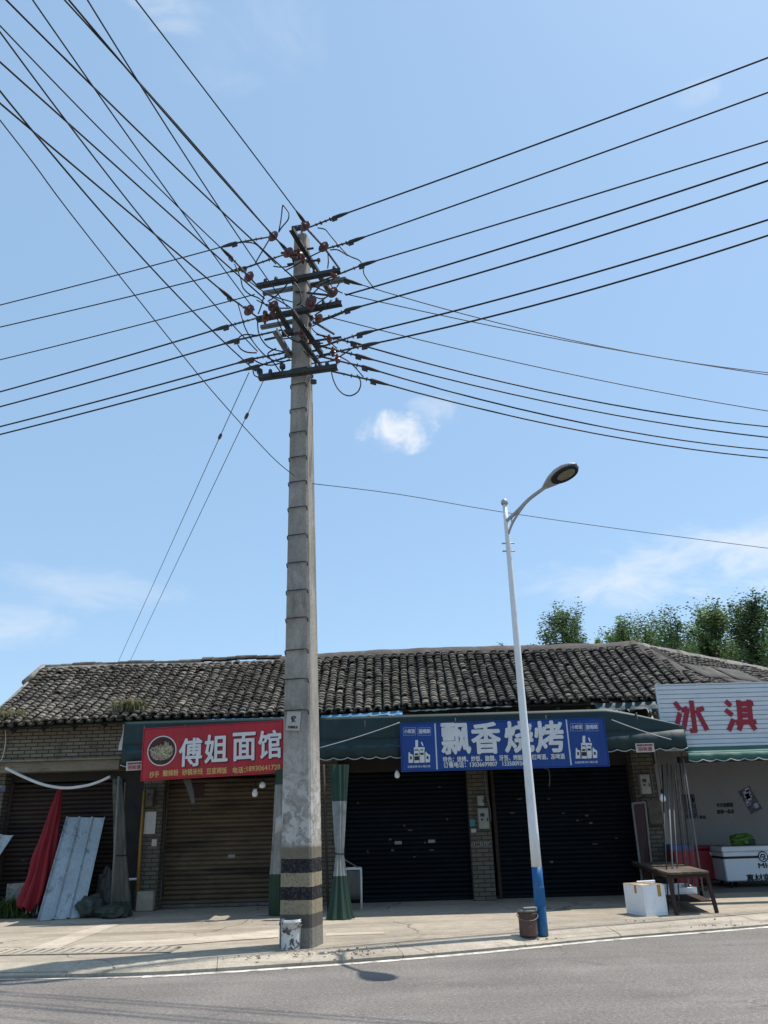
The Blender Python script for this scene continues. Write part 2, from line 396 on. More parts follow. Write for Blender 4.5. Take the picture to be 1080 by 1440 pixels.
def solo(mb, name, m, label, cat, group=None):
    """a thing that is one mesh, its origin at the middle of its lowest edge"""
    lo = min(p.z for p in mb.v); q = sum(mb.v, V())/len(mb.v); b = V((q.x, q.y, lo))
    mb.v = [p-b for p in mb.v]; o = mb.build(name, m); o.location = b; return tag(o, label, cat, group)

def text(body, size, m, parent, O, R, U, N, name='lettering', bold=0., extrude=.004, fit=None, lift=.003):
    """lettering centred on O, in the plane of R and U, raised along N"""
    cu = bpy.data.curves.new(name, 'FONT'); cu.body = body; cu.size = size; cu.align_x = 'CENTER'; cu.align_y = 'CENTER'
    cu.extrude = extrude; cu.resolution_u = 3
    ob = bpy.data.objects.new('tmp', cu); COL.objects.link(ob); bpy.context.view_layer.update()
    me = bpy.data.meshes.new_from_object(ob.evaluated_get(bpy.context.evaluated_depsgraph_get()))
    bpy.data.objects.remove(ob); bpy.data.curves.remove(cu)
    xs = [v.co.x for v in me.vertices]; ys = [v.co.y for v in me.vertices]
    cx, cy, w, h = (min(xs)+max(xs))/2, (min(ys)+max(ys))/2, max(xs)-min(xs), max(ys)-min(ys)
    kx = ky = 1.
    if fit: kx = fit[0]/w; ky = fit[1]/h if fit[1] else kx
    o_ = org(parent)
    shifts = [(0, 0)] if not bold else [(0, 0), (-1, .2), (1, -.2), (.2, 1), (-.2, -1), (.7, .7), (-.7, .7), (.7, -.7), (-.7, -.7)]
    vs, fs = [], [tuple(p.vertices) for p in me.polygons]; nv = len(me.vertices); allf = []
    for k, (dx, dy) in enumerate(shifts):                  # heavier strokes: the same outline laid down again a little to each side
        vs += [O + R*((v.co.x-cx)*kx+dx*bold) + U*((v.co.y-cy)*ky+dy*bold) + N*(v.co.z+extrude+lift+.0006*k) - o_ for v in me.vertices]
        allf += [tuple(i+k*nv for i in f_) for f_ in fs]
    bpy.data.meshes.remove(me); me = bpy.data.meshes.new(name); me.from_pydata(vs, [], allf); me.update()
    me.materials.append(MATS[m])
    o = bpy.data.objects.new(name, me); COL.objects.link(o)
    if parent is not None: o.parent = parent; ORG[o.name] = o_
    return o

# ================================================================== SETTING
KZ = .1
line_px = [(0, 1378), (200, 1374), (400, 1362), (540, 1352), (700, 1338), (860, 1322), (1080, 1304)]
edge = [V((-30, 19, 0)), V((-18, 13.6, 0)), (V((-11, 11.2, 0))), V((-7, 10.3, 0))] + [atZ(x, y, 0) for x, y in line_px] + [V((9, 13.75, 0)), V((16, 16.6, 0)), V((34, 25, 0))]
def smooth_poly(p, n=10):
    out = []
    for i in range(len(p)-1):
        p0, p1, p2, p3 = p[max(i-1, 0)], p[i], p[i+1], p[min(i+2, len(p)-1)]
        for k in range(n):
            t = k/n
            out.append(.5*((2*p1) + (p2-p0)*t + (2*p0-5*p1+4*p2-p3)*t*t + (3*p1-p0-3*p2+p3)*t**3))
    return out + [p[-1]]
edge = smooth_poly(edge)
def offset(pl, d):
    out = []
    for i, p in enumerate(pl):
        t = pl[min(i+1, len(pl)-1)]-pl[max(i-1, 0)]; n = V((-t.y, t.x, 0)).normalized(); out.append(p+n*d)
    return out
def strip(a, b, z): return [[V((p.x, p.y, z)) for p in a], [V((p.x, p.y, z)) for p in b]]
g = MB(); g.add([(-900, -900, -.06), (900, -900, -.06), (900, 900, -.06), (-900, 900, -.06)], [(0, 1, 2, 3)]); struct(g, 'ground', 'earth')
back = offset(edge, .12)
g = MB(); front = [V((p.x, -14, 0)) for p in back]; g.grid(strip(front, back, 0), False); struct(g, 'road', 'asphalt')
# painted edge line, worn where the photograph shows it stop at the left
i0 = min(range(len(edge)), key=lambda i: abs(edge[i].x+2.95))
ln = edge[i0:]; g = MB()
a_ = [p + V((0, 0, 0)) for p in offset(ln, -.062)]; b_ = offset(ln, .062)
for k in range(len(a_)):
    j = mnoise.noise(a_[k]*3)*.012; a_[k] = a_[k] + V((0, j, 0)); b_[k] = b_[k] - V((0, j, 0))
g.grid(strip(a_, b_, .004), False)
lo_ = edge[max(0, i0-16):i0+1]; g.grid(strip([p - V((0, .03*k/16, 0)) for k, p in enumerate(offset(lo_, .0))], [p for p in offset(lo_, .035)], .004), False)
struct(g, 'road_line', 'line_paint')
# kerb stones: short lengths with open joints, the top edge eased
k0, k1, k2 = offset(edge, .10), offset(edge, .15), offset(edge, .46)
g = MB(); acc = 0; seg = [0]; lim = 1.
for i in range(1, len(edge)):
    acc += (edge[i]-edge[i-1]).length
    if acc > lim: seg.append(i); acc = 0; lim = random.uniform(.7, 2.2)
for a, b in zip(seg, seg[1:]):
    dz = random.uniform(-.008, .008); dy = random.uniform(-.012, .012); gap = .005
    rows = []
    for pl, z in ((k0, -.03), (k0, .030+dz), (k1, .055+dz), (k2, KZ+.004), (k2, -.03)):
        r = [V((p.x, p.y+dy, z)) for p in pl[a:b+1]]
        t = (r[-1]-r[0]).normalized(); r[0] = r[0]+t*gap; r[-1] = r[-1]-t*gap; rows.append(r)
    n = len(rows[0]); g.grid(rows[::-1], False)
    o = len(g.v)-5*n
    g.f += [tuple(o+i*n for i in range(5)), tuple(o+i*n+n-1 for i in range(4, -1, -1))]; g.sm += [False, False]
struct(g, 'kerb', 'kerbstone')
g = MB(); g.grid(strip(k0, offset(edge, .2), .003) if False else strip(k1, k2, KZ-.05), False)
far = [V((p.x*1.02, max(46., p.y+20), KZ)) for p in k2]; g.grid(strip(k2, far, KZ), False); struct(g, 'pavement', 'pavement')
def sheet(name, m, px, z):
    g = MB(); p = [atZ(x, y, z) for x, y in px]; g.add(p, [tuple(range(len(p)))]); return struct(g, name, m)
sheet('pavement_patch', 'pavement_pale', [(38, 1336), (82, 1334), (112, 1321), (170, 1299), (146, 1299), (100, 1313)], KZ+.004)
sheet('pavement_patch', 'pavement_pale', [(96, 1334), (230, 1330), (330, 1322), (392, 1318), (392, 1306), (330, 1314), (220, 1322), (112, 1327)], KZ+.008)
sheet('pavement_patch', 'pavement_pale', [(458, 1316), (540, 1313), (540, 1310), (458, 1312)], KZ+.004)
sheet('pavement_patch', 'shop_floor', [(1000, 1256), (1180, 1250), (1180, 1238), (1000, 1246)], KZ+.004)

# slotted drain in the pavement at the left
A, B = atZ(-40, 1341, KZ), atZ(248, 1336, KZ); dr = thing('drain_grate', 'long narrow slotted concrete drain cover set in the pavement at the left', 'drain cover', (A+B)/2)
t = (B-A).normalized(); n = V((-t.y, t.x, 0)); W = .48; L = (B-A).length
m = MB(); m.obox((A+B)/2 + V((0, 0, .004)), t*L/2, n*W/2, V((0, 0, .003))); m.build('drain_channel', 'mortar', dr)
m = MB()
for s in (-1, 1): m.obox((A+B)/2 + n*s*(W/2-.03) + V((0, 0, .010)), t*L/2, n*.028, V((0, 0, .006)))
k = 0
while k*.13 < L-.06:
    m.obox(A + t*(.06+k*.13) + V((0, 0, .011)), t*.036 + n*.02, n*(W/2-.06), V((0, 0, .006))); k += 1
m.build('slotted_cover', 'kerbstone', dr)

rnd = random.Random(21); m_ = MB()
for px, py, n_, sx, sy in ((470, 1338, 70, .5, .18), (520, 1340, 40, .5, .12), (355, 1345, 22, .18, .05), (1000, 1302, 30, .4, .06), (440, 1338, 30, .2, .08), (120, 1362, 16, .5, .04), (720, 1322, 14, .4, .05), (300, 1296, 18, .8, .2), (900, 1296, 16, .6, .1)):
    c0 = atZ(px, py, KZ)
    for k in range(n_//2):
        p = c0 + V((rnd.gauss(0, sx), rnd.gauss(0, sy), .004)); r_ = rnd.choice((.005, .007, .009, .012, .018)); a_, b_, d_ = frame(V((rnd.gauss(0, 1), rnd.gauss(0, 1), rnd.gauss(0, 1))))
        m_.obox(p, a_*r_, b_*r_*rnd.uniform(.5, 1), d_*r_*rnd.uniform(.3, .8), r_*.3)
tag(m_.build('rubble', 'kerbstone'), 'small loose stones and crumbs scattered about the pavement and kerb', 'rubble', kind='stuff')

# ================================================================== SHOP ROW
YS, YP, YE = 16.4, 16.12, 15.5            # shutters, fronts of the brick piers, eaves
ZE0, SL = 0, tan(radians(34))
row = thing('shop_row_building', 'long low old shop row with grey clay tile roof and four closed roller shutters', 'building', (-1.5, 18, KZ))
YR = 17.95
def eave_z(x): return 3.44 + .012*(x+8) + .02*sin(x*.9)
def ridge_z(x): return atY(60, 944, YR).z + (x+8.2)*.012 + .03*sin(x*.8+1)
XL, XR = atY(60, 944, YR).x, atY(893, 916, YR).x

def tiles(mb, att, org_f, u0, u1, v1, clip, pitch=.192, expo=.128, seed=1):
    """curved clay tiles: org_f(u, v) -> (point, along, up-slope, normal); v runs from the eave (0) to the ridge (v1)"""
    rnd = random.Random(seed); nu = int((u1-u0)/pitch); nv = int(v1/expo)
    for i in range(nu):
        for kind in (0, 1):                                   # 0 trough tile, 1 cover tile
            u = u0 + (i + .5*kind)*pitch; drift = rnd.uniform(-.012, .012); colr = rnd.uniform(-.08, .08)
            for j in range(nv):
                v = j*expo + rnd.uniform(-.018, .018) + (0 if kind else .03)
                drift += rnd.uniform(-.011, .011); drift *= .92
                if not clip(u, v) or rnd.random() < .012: continue
                slip = rnd.random() < .05
                P, a, s, n = org_f(u + drift, v)
                w = pitch*(.36 if kind else .40); Lr = expo*1.6; yaw = rnd.uniform(-.07, .07)*(3.5 if slip else 1); v -= rnd.uniform(.02, .07) if slip and v > .2 else 0
                a2 = (a + s*yaw).normalized(); s2 = (s - a*yaw).normalized()
                lift = (.062 if kind else .012) + rnd.uniform(-.008, .012); r = rnd.random()
                shade = min(1, max(0, .42 + colr + rnd.gauss(0, .2)))
                vs = []; N = 6; o = len(mb.v)
                for e, (dv, dz, k) in enumerate(((0, .046, 1.), (Lr*.3, .032, .96), (Lr, .0, .84), (0, .016, .97))):
                    for q in range(N+1):
                        th = pi*q/N; x = -cos(th)*w*k; z = sin(th)*w*.62*k
                        if not kind: z = -z*.7 + .02
                        vs.append(P + a2*x + s2*dv + n*(lift+dz+z))
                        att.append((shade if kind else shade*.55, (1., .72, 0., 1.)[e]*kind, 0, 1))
                M = N+1
                fs = [(q, M+q, M+q+1, q+1) for q in range(N)] + [(M+q, 2*M+q, 2*M+q+1, M+q+1) for q in range(N)] + [(3*M+q, q, q+1, 3*M+q+1) for q in range(N)]
                mb.add(vs, fs, True)
                for q in range(N): mb.sm[-1-q] = False
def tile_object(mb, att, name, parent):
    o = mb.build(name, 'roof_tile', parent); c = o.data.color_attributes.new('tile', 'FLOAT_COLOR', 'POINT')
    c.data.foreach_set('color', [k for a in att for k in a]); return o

LV = sqrt((YR-YE)**2 + (5.0-3.44)**2)
def roof_point(u, v):
    f = v/LV; x = u
    ze, zr = eave_z(x), ridge_z(x)
    sag = -.07*sin(pi*min(max(f, 0), 1))*(.6+.4*sin(x*.7)) + .02*mnoise.noise(V((x*.8, v*.8, 0)))
    P = V((x, YE + (YR-YE)*f, ze + (zr-ze)*f + sag)); s = V((0, YR-YE, zr-ze)).normalized()
    return P, V((1, 0, 0)), s, V((1, 0, 0)).cross(s)
def clip_main(u, v):
    w = (LV-v)/LV*(YR-YE)
    return u > XL + .35*(1-v/LV)*0 and u < XR + .36*w
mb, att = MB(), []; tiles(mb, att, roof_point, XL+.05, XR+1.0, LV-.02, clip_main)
# boards under the tiles: a dark sheet added to block light
for i in range(24):
    x0, x1 = XL + (XR+.9-XL)*i/24, XL + (XR+.9-XL)*(i+1)/24
    q = [roof_point(x, v)[0] - V((0, 0, .03)) for x, v in ((x0, .02), (x1, .02), (min(x1, XR+.5) if i == 23 else x1, LV), (x0, LV))]
    mb.add(q, [(0, 1, 2, 3)]); att += [(.1, 0, 0, 1)]*4
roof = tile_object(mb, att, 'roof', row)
# back slope, seen only from elsewhere
mb = MB(); zb = 3.45
mb.add([V((XL, YR, ridge_z(XL)-.04)), V((XR, YR, ridge_z(XR)-.04)), V((XR, YR+2.6, zb)), V((XL, YR+2.6, zb))], [(0, 1, 2, 3)]); mb.build('back_slope', 'felt', row)
# ridge: a row of upright tiles at the left, tarred felt further right
mb, att = MB(), []
x = XL; rnd = random.Random(3); xf = atY(392, 930, YR).x
while x < xf:
    P = V((x, YR, ridge_z(x)+.05 + (.06 if x > atY(270, 935, YR).x else 0) + .015*sin(x*5))); w = .1
    o = len(mb.v); vs = []; ln_ = rnd.uniform(.16, .3)
    for dx in (0, ln_):
        for q in range(7):
            th = pi*q/6; vs.append(P + V((dx, -cos(th)*w, sin(th)*.085 + rnd.uniform(-.004, .004)))); att.append((rnd.uniform(.3, .8), .3, 0, 1))
    mb.add(vs, [(q, q+1, 8+q, 7+q) for q in range(6)] + [tuple(range(7))]); x += ln_*.93
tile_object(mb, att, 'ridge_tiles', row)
mb = MB()
mb.grid([[V((x, YR + dy, ridge_z(x) + dz)) for x in [XL + (xf-XL)*k/30 for k in range(31)]] for dy, dz in ((-.16, -.09), (-.11, .05), (.11, .05), (.16, -.09))]); mb.build('ridge_mortar', 'mortar', row)
mb = MB(); rows = []
xs = [xf-.08 + (XR+.1-xf)*k/60 for k in range(61)]
for dv, dn in ((-.30, .115), (-.28, .135), (-.14, .15), (.0, .15), (.12, .08), (.22, .0)):
    rows.append([V((x, YR + dv*.8 + .02*mnoise.noise(V((x*1.7, dv, 3))), ridge_z(x) + dn - max(0, -dv)*.62 + .028*mnoise.noise(V((x*1.3, dv*2, 1))) + .012*mnoise.noise(V((x*6, dv*4, 1))))) for x in xs])
mb.grid(rows, True, (0, 0, -.02)); mb.build('ridge_felt', 'felt', row)
# broken verge at the left end
mb = MB(); v0 = [roof_point(XL+.02, v)[0] + V((0, 0, .07)) for v in (0, .4*LV, .72*LV)]
mb.tube([V((XL+.02, YR-.02, ridge_z(XL)+.06)), roof_point(XL-.06, LV*.72)[0]+V((0, 0, .1))], [.085, .075], 8); mb.tube(v0, .06, 7); mb.build('verge_coping', 'mortar', row)

# walls behind, the header over the shutters
H1 = 2.46
mb = MB(); XB = 5.35
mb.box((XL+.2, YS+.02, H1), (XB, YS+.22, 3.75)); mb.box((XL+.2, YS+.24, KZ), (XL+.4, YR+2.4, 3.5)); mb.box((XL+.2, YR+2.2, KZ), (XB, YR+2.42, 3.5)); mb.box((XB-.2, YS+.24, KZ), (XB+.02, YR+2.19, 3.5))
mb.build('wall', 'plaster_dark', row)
mb = MB(); mb.box((XL+.2, YS+.1, KZ+.002), (XB, YS+1.2, KZ+.03)); mb.build('floor', 'shop_floor', row)
x = XL
while x < XB: mb = MB(); mb.bar(V((x, YE+.06, eave_z(x)-.09)), V((x, YE+1.0, eave_z(x)+.46)), .06, .08); mb.build('rafter', 'timber', row); x += .6

def shutter(x0, x1, m, z0=KZ+.01, z1=H1-.01, slat=.086, handles=()):
    mb = MB(); n = int((z1-z0)/slat); prof = []
    for i in range(n):
        for q, (dz, dy) in enumerate(((0, .004), (.10, -.012), (.30, -.028), (.55, -.030), (.80, -.018), (.90, .010))): prof.append((z0+.05+(i+dz)*slat*(z1-z0-.06)/(n*slat), dy))
    nx = 9; rows = []
    for z, dy in prof: rows.append([V((x0+(x1-x0)*k/(nx-1), YS + dy + .006*mnoise.noise(V((k*.9, z*1.5, x0))), z)) for k in range(nx)])
    mb.grid(rows, False)
    o = mb.build('roller_shutter', m, row)
    b = MB(); b.box((x0, YS-.03, z0), (x1, YS+.02, z0+.055), .006); b.build('bottom_bar', 'pole_dull' if m == 'shutter_bronze' else m, o)
    for x in (x0-.035, x1+.035): r = MB(); r.box((x-.034, YS-.05, z0), (x+.034, YS+.03, z1), .004); r.build('guide_rail', 'rusty_frame' if m != 'shutter_bronze' else 'pole_dull', o)
    for hx, hz in handles:
        h = MB(); h.box((hx-.07, YS-.032, hz-.03), (hx+.07, YS-.022, hz+.03), .004); h.box((hx-.045, YS-.045, hz-.012), (hx+.045, YS-.033, hz+.012)); h.build('lock_plate', 'meter_grey', o)
    return o
def fx(x, y, Y=YS): return atY(x, y, Y)
S0 = (fx(13, 1160).x, fx(164, 1160).x); S1 = (fx(233, 1180).x, -1.93); S2 = (-.95, fx(664, 1200).x-.04); S3 = (fx(699, 1200).x+.04, fx(894, 1180).x)
shutter(*S0, 'shutter_rust')
shutter(*S1, 'shutter_bronze', handles=[(fx(326, 1204).x, fx(326, 1204).z)])
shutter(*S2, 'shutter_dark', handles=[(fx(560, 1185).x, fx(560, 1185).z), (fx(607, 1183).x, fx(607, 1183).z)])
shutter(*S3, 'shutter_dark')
def pier(x0, x1, z1=H1+.9, Y0=YP):
    mb = MB(); mb.box((x0, Y0, KZ), (x1, YS+.25, z1), .006); return mb.build('brick_pier', 'brick_pier', row)
P0 = (XL+.05, S0[0]-.075); P1 = (fx(196, 1180, YP).x, fx(226, 1180, YP).x); P2 = (-1.83, -1.08); P3 = (fx(662, 1180, YP).x, fx(692, 1180, YP).x); P4 = (fx(899, 1150, YP).x, fx(930, 1150, YP).x)
for p in (P0, P1, P2, P3, P4): pier(*p)
mb = MB(); mb.box((S0[1]+.075, YS+.03, KZ), (P1[0], YS+.2, H1)); mb.build('wall', 'plaster_dark', row)
rnd = random.Random(31)
for sh_, (x0, x1), n_ in (('roller_shutter.001', S1, 7), ('roller_shutter.002', S2, 12), ('roller_shutter.003', S3, 12), ('roller_shutter', S0, 5)):
    for k in range(n_):
        x, z = rnd.uniform(x0+.2, x1-.2), rnd.uniform(.7, 2.2); w_, h_ = rnd.choice(((.05, .02), (.09, .018), (.03, .04), (.06, .035))); mb = MB()
        mb.obox((x, YS-.036, z), (w_/2, 0, rnd.uniform(-.003, .003)), (0, .0015, 0), (0, 0, h_/2)); mb.build('scrap_sticker', rnd.choice(('meter_rust', 'pole_dull', 'dusty_film')), bpy.data.objects[sh_])
# brick beam and concrete lintel of the left bay
bL, bR = atY(-20, 1024, 15.86).x, atY(177, 1024, 15.86).x
zt, zb_, zl = eave_z(-7)+.02, atY(90, 1067, 15.86).z, atY(90, 1084, 15.86).z
mb = MB(); mb.box((bL-.3, 15.86, zb_), (bR, YS+.015, zt+.12), .005); mb.build('brick_beam', 'brick_grey', row)
mb = MB(); mb.box((bL-.3, 15.80, zb_-.035), (bR-.02, YS-.06, zb_), .004); mb.box((bL-.3, 15.9, zl), (bR-.08, YS-.06, zb_-.037), .006); mb.build('lintel', 'lintel', row)
mb = MB(); q = atY(170, 1040, 15.8); mb.grid([[V((q.x+dx+.03*sin(z*9), 15.84, q.z+z)) for dx in (-.02, .12)] for z in (-.2, -.1, 0, .1, .2, .3)], False, (0, .012, 0)); mb.build('plaster_edge', 'pipe_white', row)
mb = MB(); q = fx(212, 1270, YP-.1); mb.box((P1[0]+.08, YP-.16, KZ), (P1[1]-.02, YP-.003, KZ+.34), .02); mb.build('plinth', 'kerbstone', row)

# second building, turned with the bend of the road; its roof meets the first in a hip
hall = thing('corner_building', 'corner building with patched tile roof and open shopfront under the white board', 'building', (9, 18, KZ))
RG = V((XR, YR, ridge_z(XR))); D2 = V((.77, .638, 0)).normalized(); DN = V((D2.y, -D2.x, 0)); DROP = 1.62; RUN = 2.45
L2 = sqrt(DROP**2+RUN**2); S_2 = (-DN*RUN + V((0, 0, DROP))).normalized()
def roof2(u, v):
    P = RG + D2*u + DN*RUN - V((0, 0, DROP)) + S_2*v + V((0, 0, .03*mnoise.noise(V((u*.9, v*.9, 5))) - .10*sin(pi*v/L2)))
    return P, D2, S_2, D2.cross(S_2)
def clip2(u, v): return u > -.36*(1-v/L2)*RUN
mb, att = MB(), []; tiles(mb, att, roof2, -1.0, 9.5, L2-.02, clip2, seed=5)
for i in range(20):  # dark sheet added under these tiles to stop light coming through
    u0, u1 = -.9+10.4*i/20, -.9+10.4*(i+1)/20
    mb.add([roof2(u, v)[0]-V((0, 0, .02)) for u, v in ((u0, 0), (u1, 0), (max(u1, 0), L2), (max(u0, 0), L2))], [(0, 1, 2, 3)]); att += [(.1, 0, 0, 1)]*4
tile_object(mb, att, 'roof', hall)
mb = MB(); rows = []
for dv, dn in ((-.16, -.02), (-.1, .10), (.08, .10), (.16, -.06)):
    rows.append([RG + D2*u - DN*dv + V((0, 0, dn + .03*mnoise.noise(V((u*2, dv, 0))))) for u in [k*.3 for k in range(32)]])
mb.grid(rows); mb.build('ridge_mortar', 'mortar', hall)
mb = MB(); HD = (V((.36*1, -1, 0))).normalized()*2.6; rows = []
for k in range(-3, 4):
    w = k/3*.26; side = V((cos(.3), sin(.3), 0))
    rows.append([RG + HD*f + side*(w*(.7+.5*f)+.05*mnoise.noise(V((f*4, k, 0)))) - V((0, 0, DROP*1.02*f)) + V((0, 0, .17 - abs(w)*.25 + .035*mnoise.noise(V((f*6, w*5, 2))))) for f in [q/14 for q in range(15)]])
mb.grid(rows, True, (0, 0, -.02)); mb.build('hip_felt', 'felt', hall)
mb = MB()
for u, v, a in ((1.1, 1.75, .1), (1.9, 1.5, -.05), (2.7, 1.85, .06)):
    c, ax, s, n = roof2(u, v); mb.grid([[c + ax*(p*.8) + s*(q*.34+a*p) + n*(.16+.03*mnoise.noise(V((p*3, q*3, u)))) for p in (-1, -.5, 0, .5, 1)] for q in (-1, -.3, .3, 1)], True, n*-.012)
mb.build('felt_patch', 'felt', hall)
YW = 18.6
wx0, wx1 = 5.5, 10.2
mb = MB(); mb.box((wx0+.02, YW, KZ), (wx1+2, YW+.2, 3.3)); mb.box((wx0-.09, YS+.3, KZ), (wx0+.02, YW-.002, 3.3)); mb.build('wall', 'plaster_white', hall)
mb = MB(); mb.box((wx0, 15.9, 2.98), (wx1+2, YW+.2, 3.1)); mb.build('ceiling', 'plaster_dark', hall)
mb = MB(); zf = atY(1000, 1064, 15.75).z; mb.box((wx0+.1, 15.72, zf-.10), (wx1+2, 15.86, zf+.02)); mb.build('door_head', 'rusty_frame', hall)
mb = MB(); mb.box((wx1+2, 15.7, KZ), (wx1+2.3, YW+.4, 3.1)); mb.build('brick_pier', 'brick_pier', hall)

# ================================================================== SIGNS AND AWNINGS
def board(TL, TR, BR, BL, Y):
    """plane of a signboard from its corners: centre, right, up, towards the street, width, height"""
    p = [atY(*q, Y) for q in (TL, TR, BR, BL)]; c = sum(p, V())/4
    R = ((p[1]-p[0]) + (p[2]-p[3])).normalized(); w = ((p[1]-p[0]).length + (p[2]-p[3]).length)/2; h = ((p[0]-p[3]).length + (p[1]-p[2]).length)/2
    U = V((0, 0, 1)); U = (U - R*U.dot(R)).normalized(); N = R.cross(U); return c, R, U, N, w, h
YSG = 14.62
# red noodle shop sign
c, R, U, N, w, h = board((204, 1025), (399, 1015), (397, 1085), (200, 1098), YSG)
sg = thing('shop_sign', 'red noodle shop sign with white characters and a round bowl picture', 'shop sign', c-U*h/2)
mb = MB(); mb.obox(c, R*w/2, N*.035, U*h/2, .006); mb.build('board', 'sign_red', sg)
f = N*.036
mb = MB()
for s, k in ((1, U), (-1, U)): mb.obox(c+k*s*(h/2+.008), R*(w/2+.016), N*.045, U*.008)
for s in (-1, 1): mb.obox(c+R*s*(w/2+.008), R*.008, N*.045, U*h/2)
mb.build('frame', 'sign_red', sg)
def sgp(x, y): p = atY(x, y, YSG); d = p-c; return c + R*d.dot(R) + U*d.dot(U) + f
for ch, x, y in (('傅', 269, 1058), ('姐', 305, 1053), ('面', 344, 1050), ('馆', 380, 1047)):
    hh = 0.48
    text(ch, .42, 'letter_shade', sg, sgp(x+1, y+1.2), R, U, N, 'character_shadow', .011, .002, (.40, hh))
    text(ch, .42, 'letter_white', sg, sgp(x, y), R, U, N, 'character', .011, .006, (.40, hh), lift=.006)
for tx, x, y, wd in (('抄手', 218, 1089, 13), ('酸辣粉', 241, 1087, 21), ('砂锅米线', 271.5, 1085.5, 28), ('豆浆稀饭', 305.5, 1084, 28), ('电话：', 337, 1083, 17), ('18930641728', 371, 1080, 46)):
    text(tx, .1, 'letter_yellow', sg, sgp(x, y), R, U, N, 'lettering', .0025, .002, (wd/76*1.0, .105 if tx[0] != '1' else .085))
q = sgp(228.5, 1056); rr = .265
mb = MB(); mb.lathe(q - N*.001, N, [(0, rr), (.006, rr), (.006, rr-.02), (.005, rr-.02)], 40); ring = mb.build('picture_ring', 'letter_white', sg)
mb = MB(); mb.lathe(q, N, [(0, rr-.021), (.007, rr-.021)], 40); mb.build('bowl_picture', 'bowl_dark', ring)
mb = MB(); rnd = random.Random(2)
for k in range(110):
    a0 = rnd.uniform(0, 2*pi); r0 = rnd.uniform(0, .16); pts = []
    px, py = r0*cos(a0), r0*sin(a0)*.75-.02; an = rnd.uniform(0, 2*pi)
    for s in range(8):
        pts.append(q + R*px + U*py + N*(.009 + .003*(k % 4))); an += rnd.uniform(-.5, .7); px += .028*cos(an); py += .02*sin(an)
        if px*px + py*py*1.5 > .045: an += 1.4; px *= .93; py *= .9
    mb.tube(pts, .0075, 5)
mb.build('noodles', 'noodle', ring)

# blue barbecue sign
c, R, U, N, w, h = board((563, 1018), (848, 1011), (855, 1076), (566, 1085), YSG)
sg = thing('shop_sign', 'long blue barbecue shop sign with large white characters and bottle pictures at both ends', 'shop sign', c-U*h/2)
mb = MB(); mb.obox(c, R*w/2, N*.035, U*h/2, .006); mb.build('board', 'sign_blue', sg)
mb = MB()
for s in (1, -1): mb.obox(c+U*s*(h/2+.008), R*(w/2+.016), N*.045, U*.008)
for s in (-1, 1): mb.obox(c+R*s*(w/2+.008), R*.008, N*.045, U*h/2)
mb.build('frame', 'sign_blue', sg)
for x, y in ((613, 1049.5), (799, 1043.5)):
    mb = MB(); mb.obox(sgp(x, y), R*.012, N*.002, U*h*.49); mb.build('divider', 'letter_pale', sg)
for ch, x, y in (('飘', 640.5, 1039), ('香', 683, 1038), ('烧', 729, 1036.5), ('烤', 771.5, 1036)):
    text(ch, .5, 'letter_white', sg, sgp(x, y), R, U, N, 'character', .017, .005, (.51, .53))
text('特色：烧烤、炒饭、脑髓、牙签、烤脑花、红啤酒、冻啤酒', .1, 'letter_white', sg, sgp(708, 1066), R, U, N, 'lettering', .0025, .002, (166/75.5, .095))
text('订餐电话：13036699807   13350093618', .1, 'letter_white', sg, sgp(684, 1074.5), R, U, N, 'lettering', .0025, .002, (117/75.5, .095))
for x0, y0 in ((589, 1050), (823.5, 1044)):
    def E_(dx, dy): return sgp(x0+dx, y0+dy)
    lg = MB()
    for cx_, hw in ((-13.3, 8.6), (7.6, 9.0)):
        for a, b in (((-hw, -22.5+.0), (hw, -23)), ((hw, -23), (hw, -12.5)), ((hw, -12.5), (-hw, -12.3)), ((-hw, -12.3), (-hw, -22.5))):
            lg.bar(E_(cx_+a[0], a[1]-4+.5), E_(cx_+b[0], b[1]-4+.5), .009, .004)
    lg.build('logo_box', 'letter_pale', sg)
    text('小郎酒', .1, 'letter_pale', sg, E_(-13.3, -21.3), R, U, N, 'logo_lettering', .003, .002, (.19, .075))
    text('歪嘴郎', .1, 'letter_pale', sg, E_(7.6, -21.3), R, U, N, 'logo_lettering', .004, .002, (.205, .075))
    # a group of bottles and cartons, in silhouette
    bt = MB()
    def shape(pts): bt.prism([E_(*p) - N*.0 for p in pts], N*.004)
    shape([(-5, -10+1), (-1.2, -10+1), (-1.2, 1), (-5, 1)][::-1]); shape([(-7, 1.2), (8, 1), (8, 22.5), (-7, 23)][::-1])
    shape([(2.5, -6), (4.5, -6.5), (6.5, -1), (5, -.5)][::-1])
    shape([(-14.5, 8), (-13, 8), (-12.6, 10), (-8, 12), (-8, 22.8), (-14.5, 23)][::-1]); shape([(9, 9), (10, 6.5), (11, 9.2), (15.5, 12), (15.5, 22), (9, 22.4)][::-1])
    bo = bt.build('bottle_picture', 'noodle' if False else 'letter_white', sg)
    lb = MB()
    for px_, py_, hw, hh in ((-3.4, 11, 2.2, 1.2), (4.2, 10.3, 2.3, 1.3), (-3, 16.5, 3.2, 2.6), (-11.2, 16, 1.2, 2), (12.2, 15.6, 1.3, 1.8), (-3.4, 5, 2.6, .7), (4.2, 4.8, 2, .6)):
        lb.obox(E_(px_, py_) + N*.006, R*hw/75, N*.0015, U*hh/75)
    for px_ in (.6, -7.4, 8.4): lb.obox(E_(px_, 14) + N*.006, R*.004, N*.001, U*.11)
    lb.build('bottle_labels', 'ink', bo)
    text('全国热销 的小瓶白酒', .06, 'letter_pale', sg, E_(0, 28), R, U, N, 'lettering', .001, .002, (31/75.5, .04))

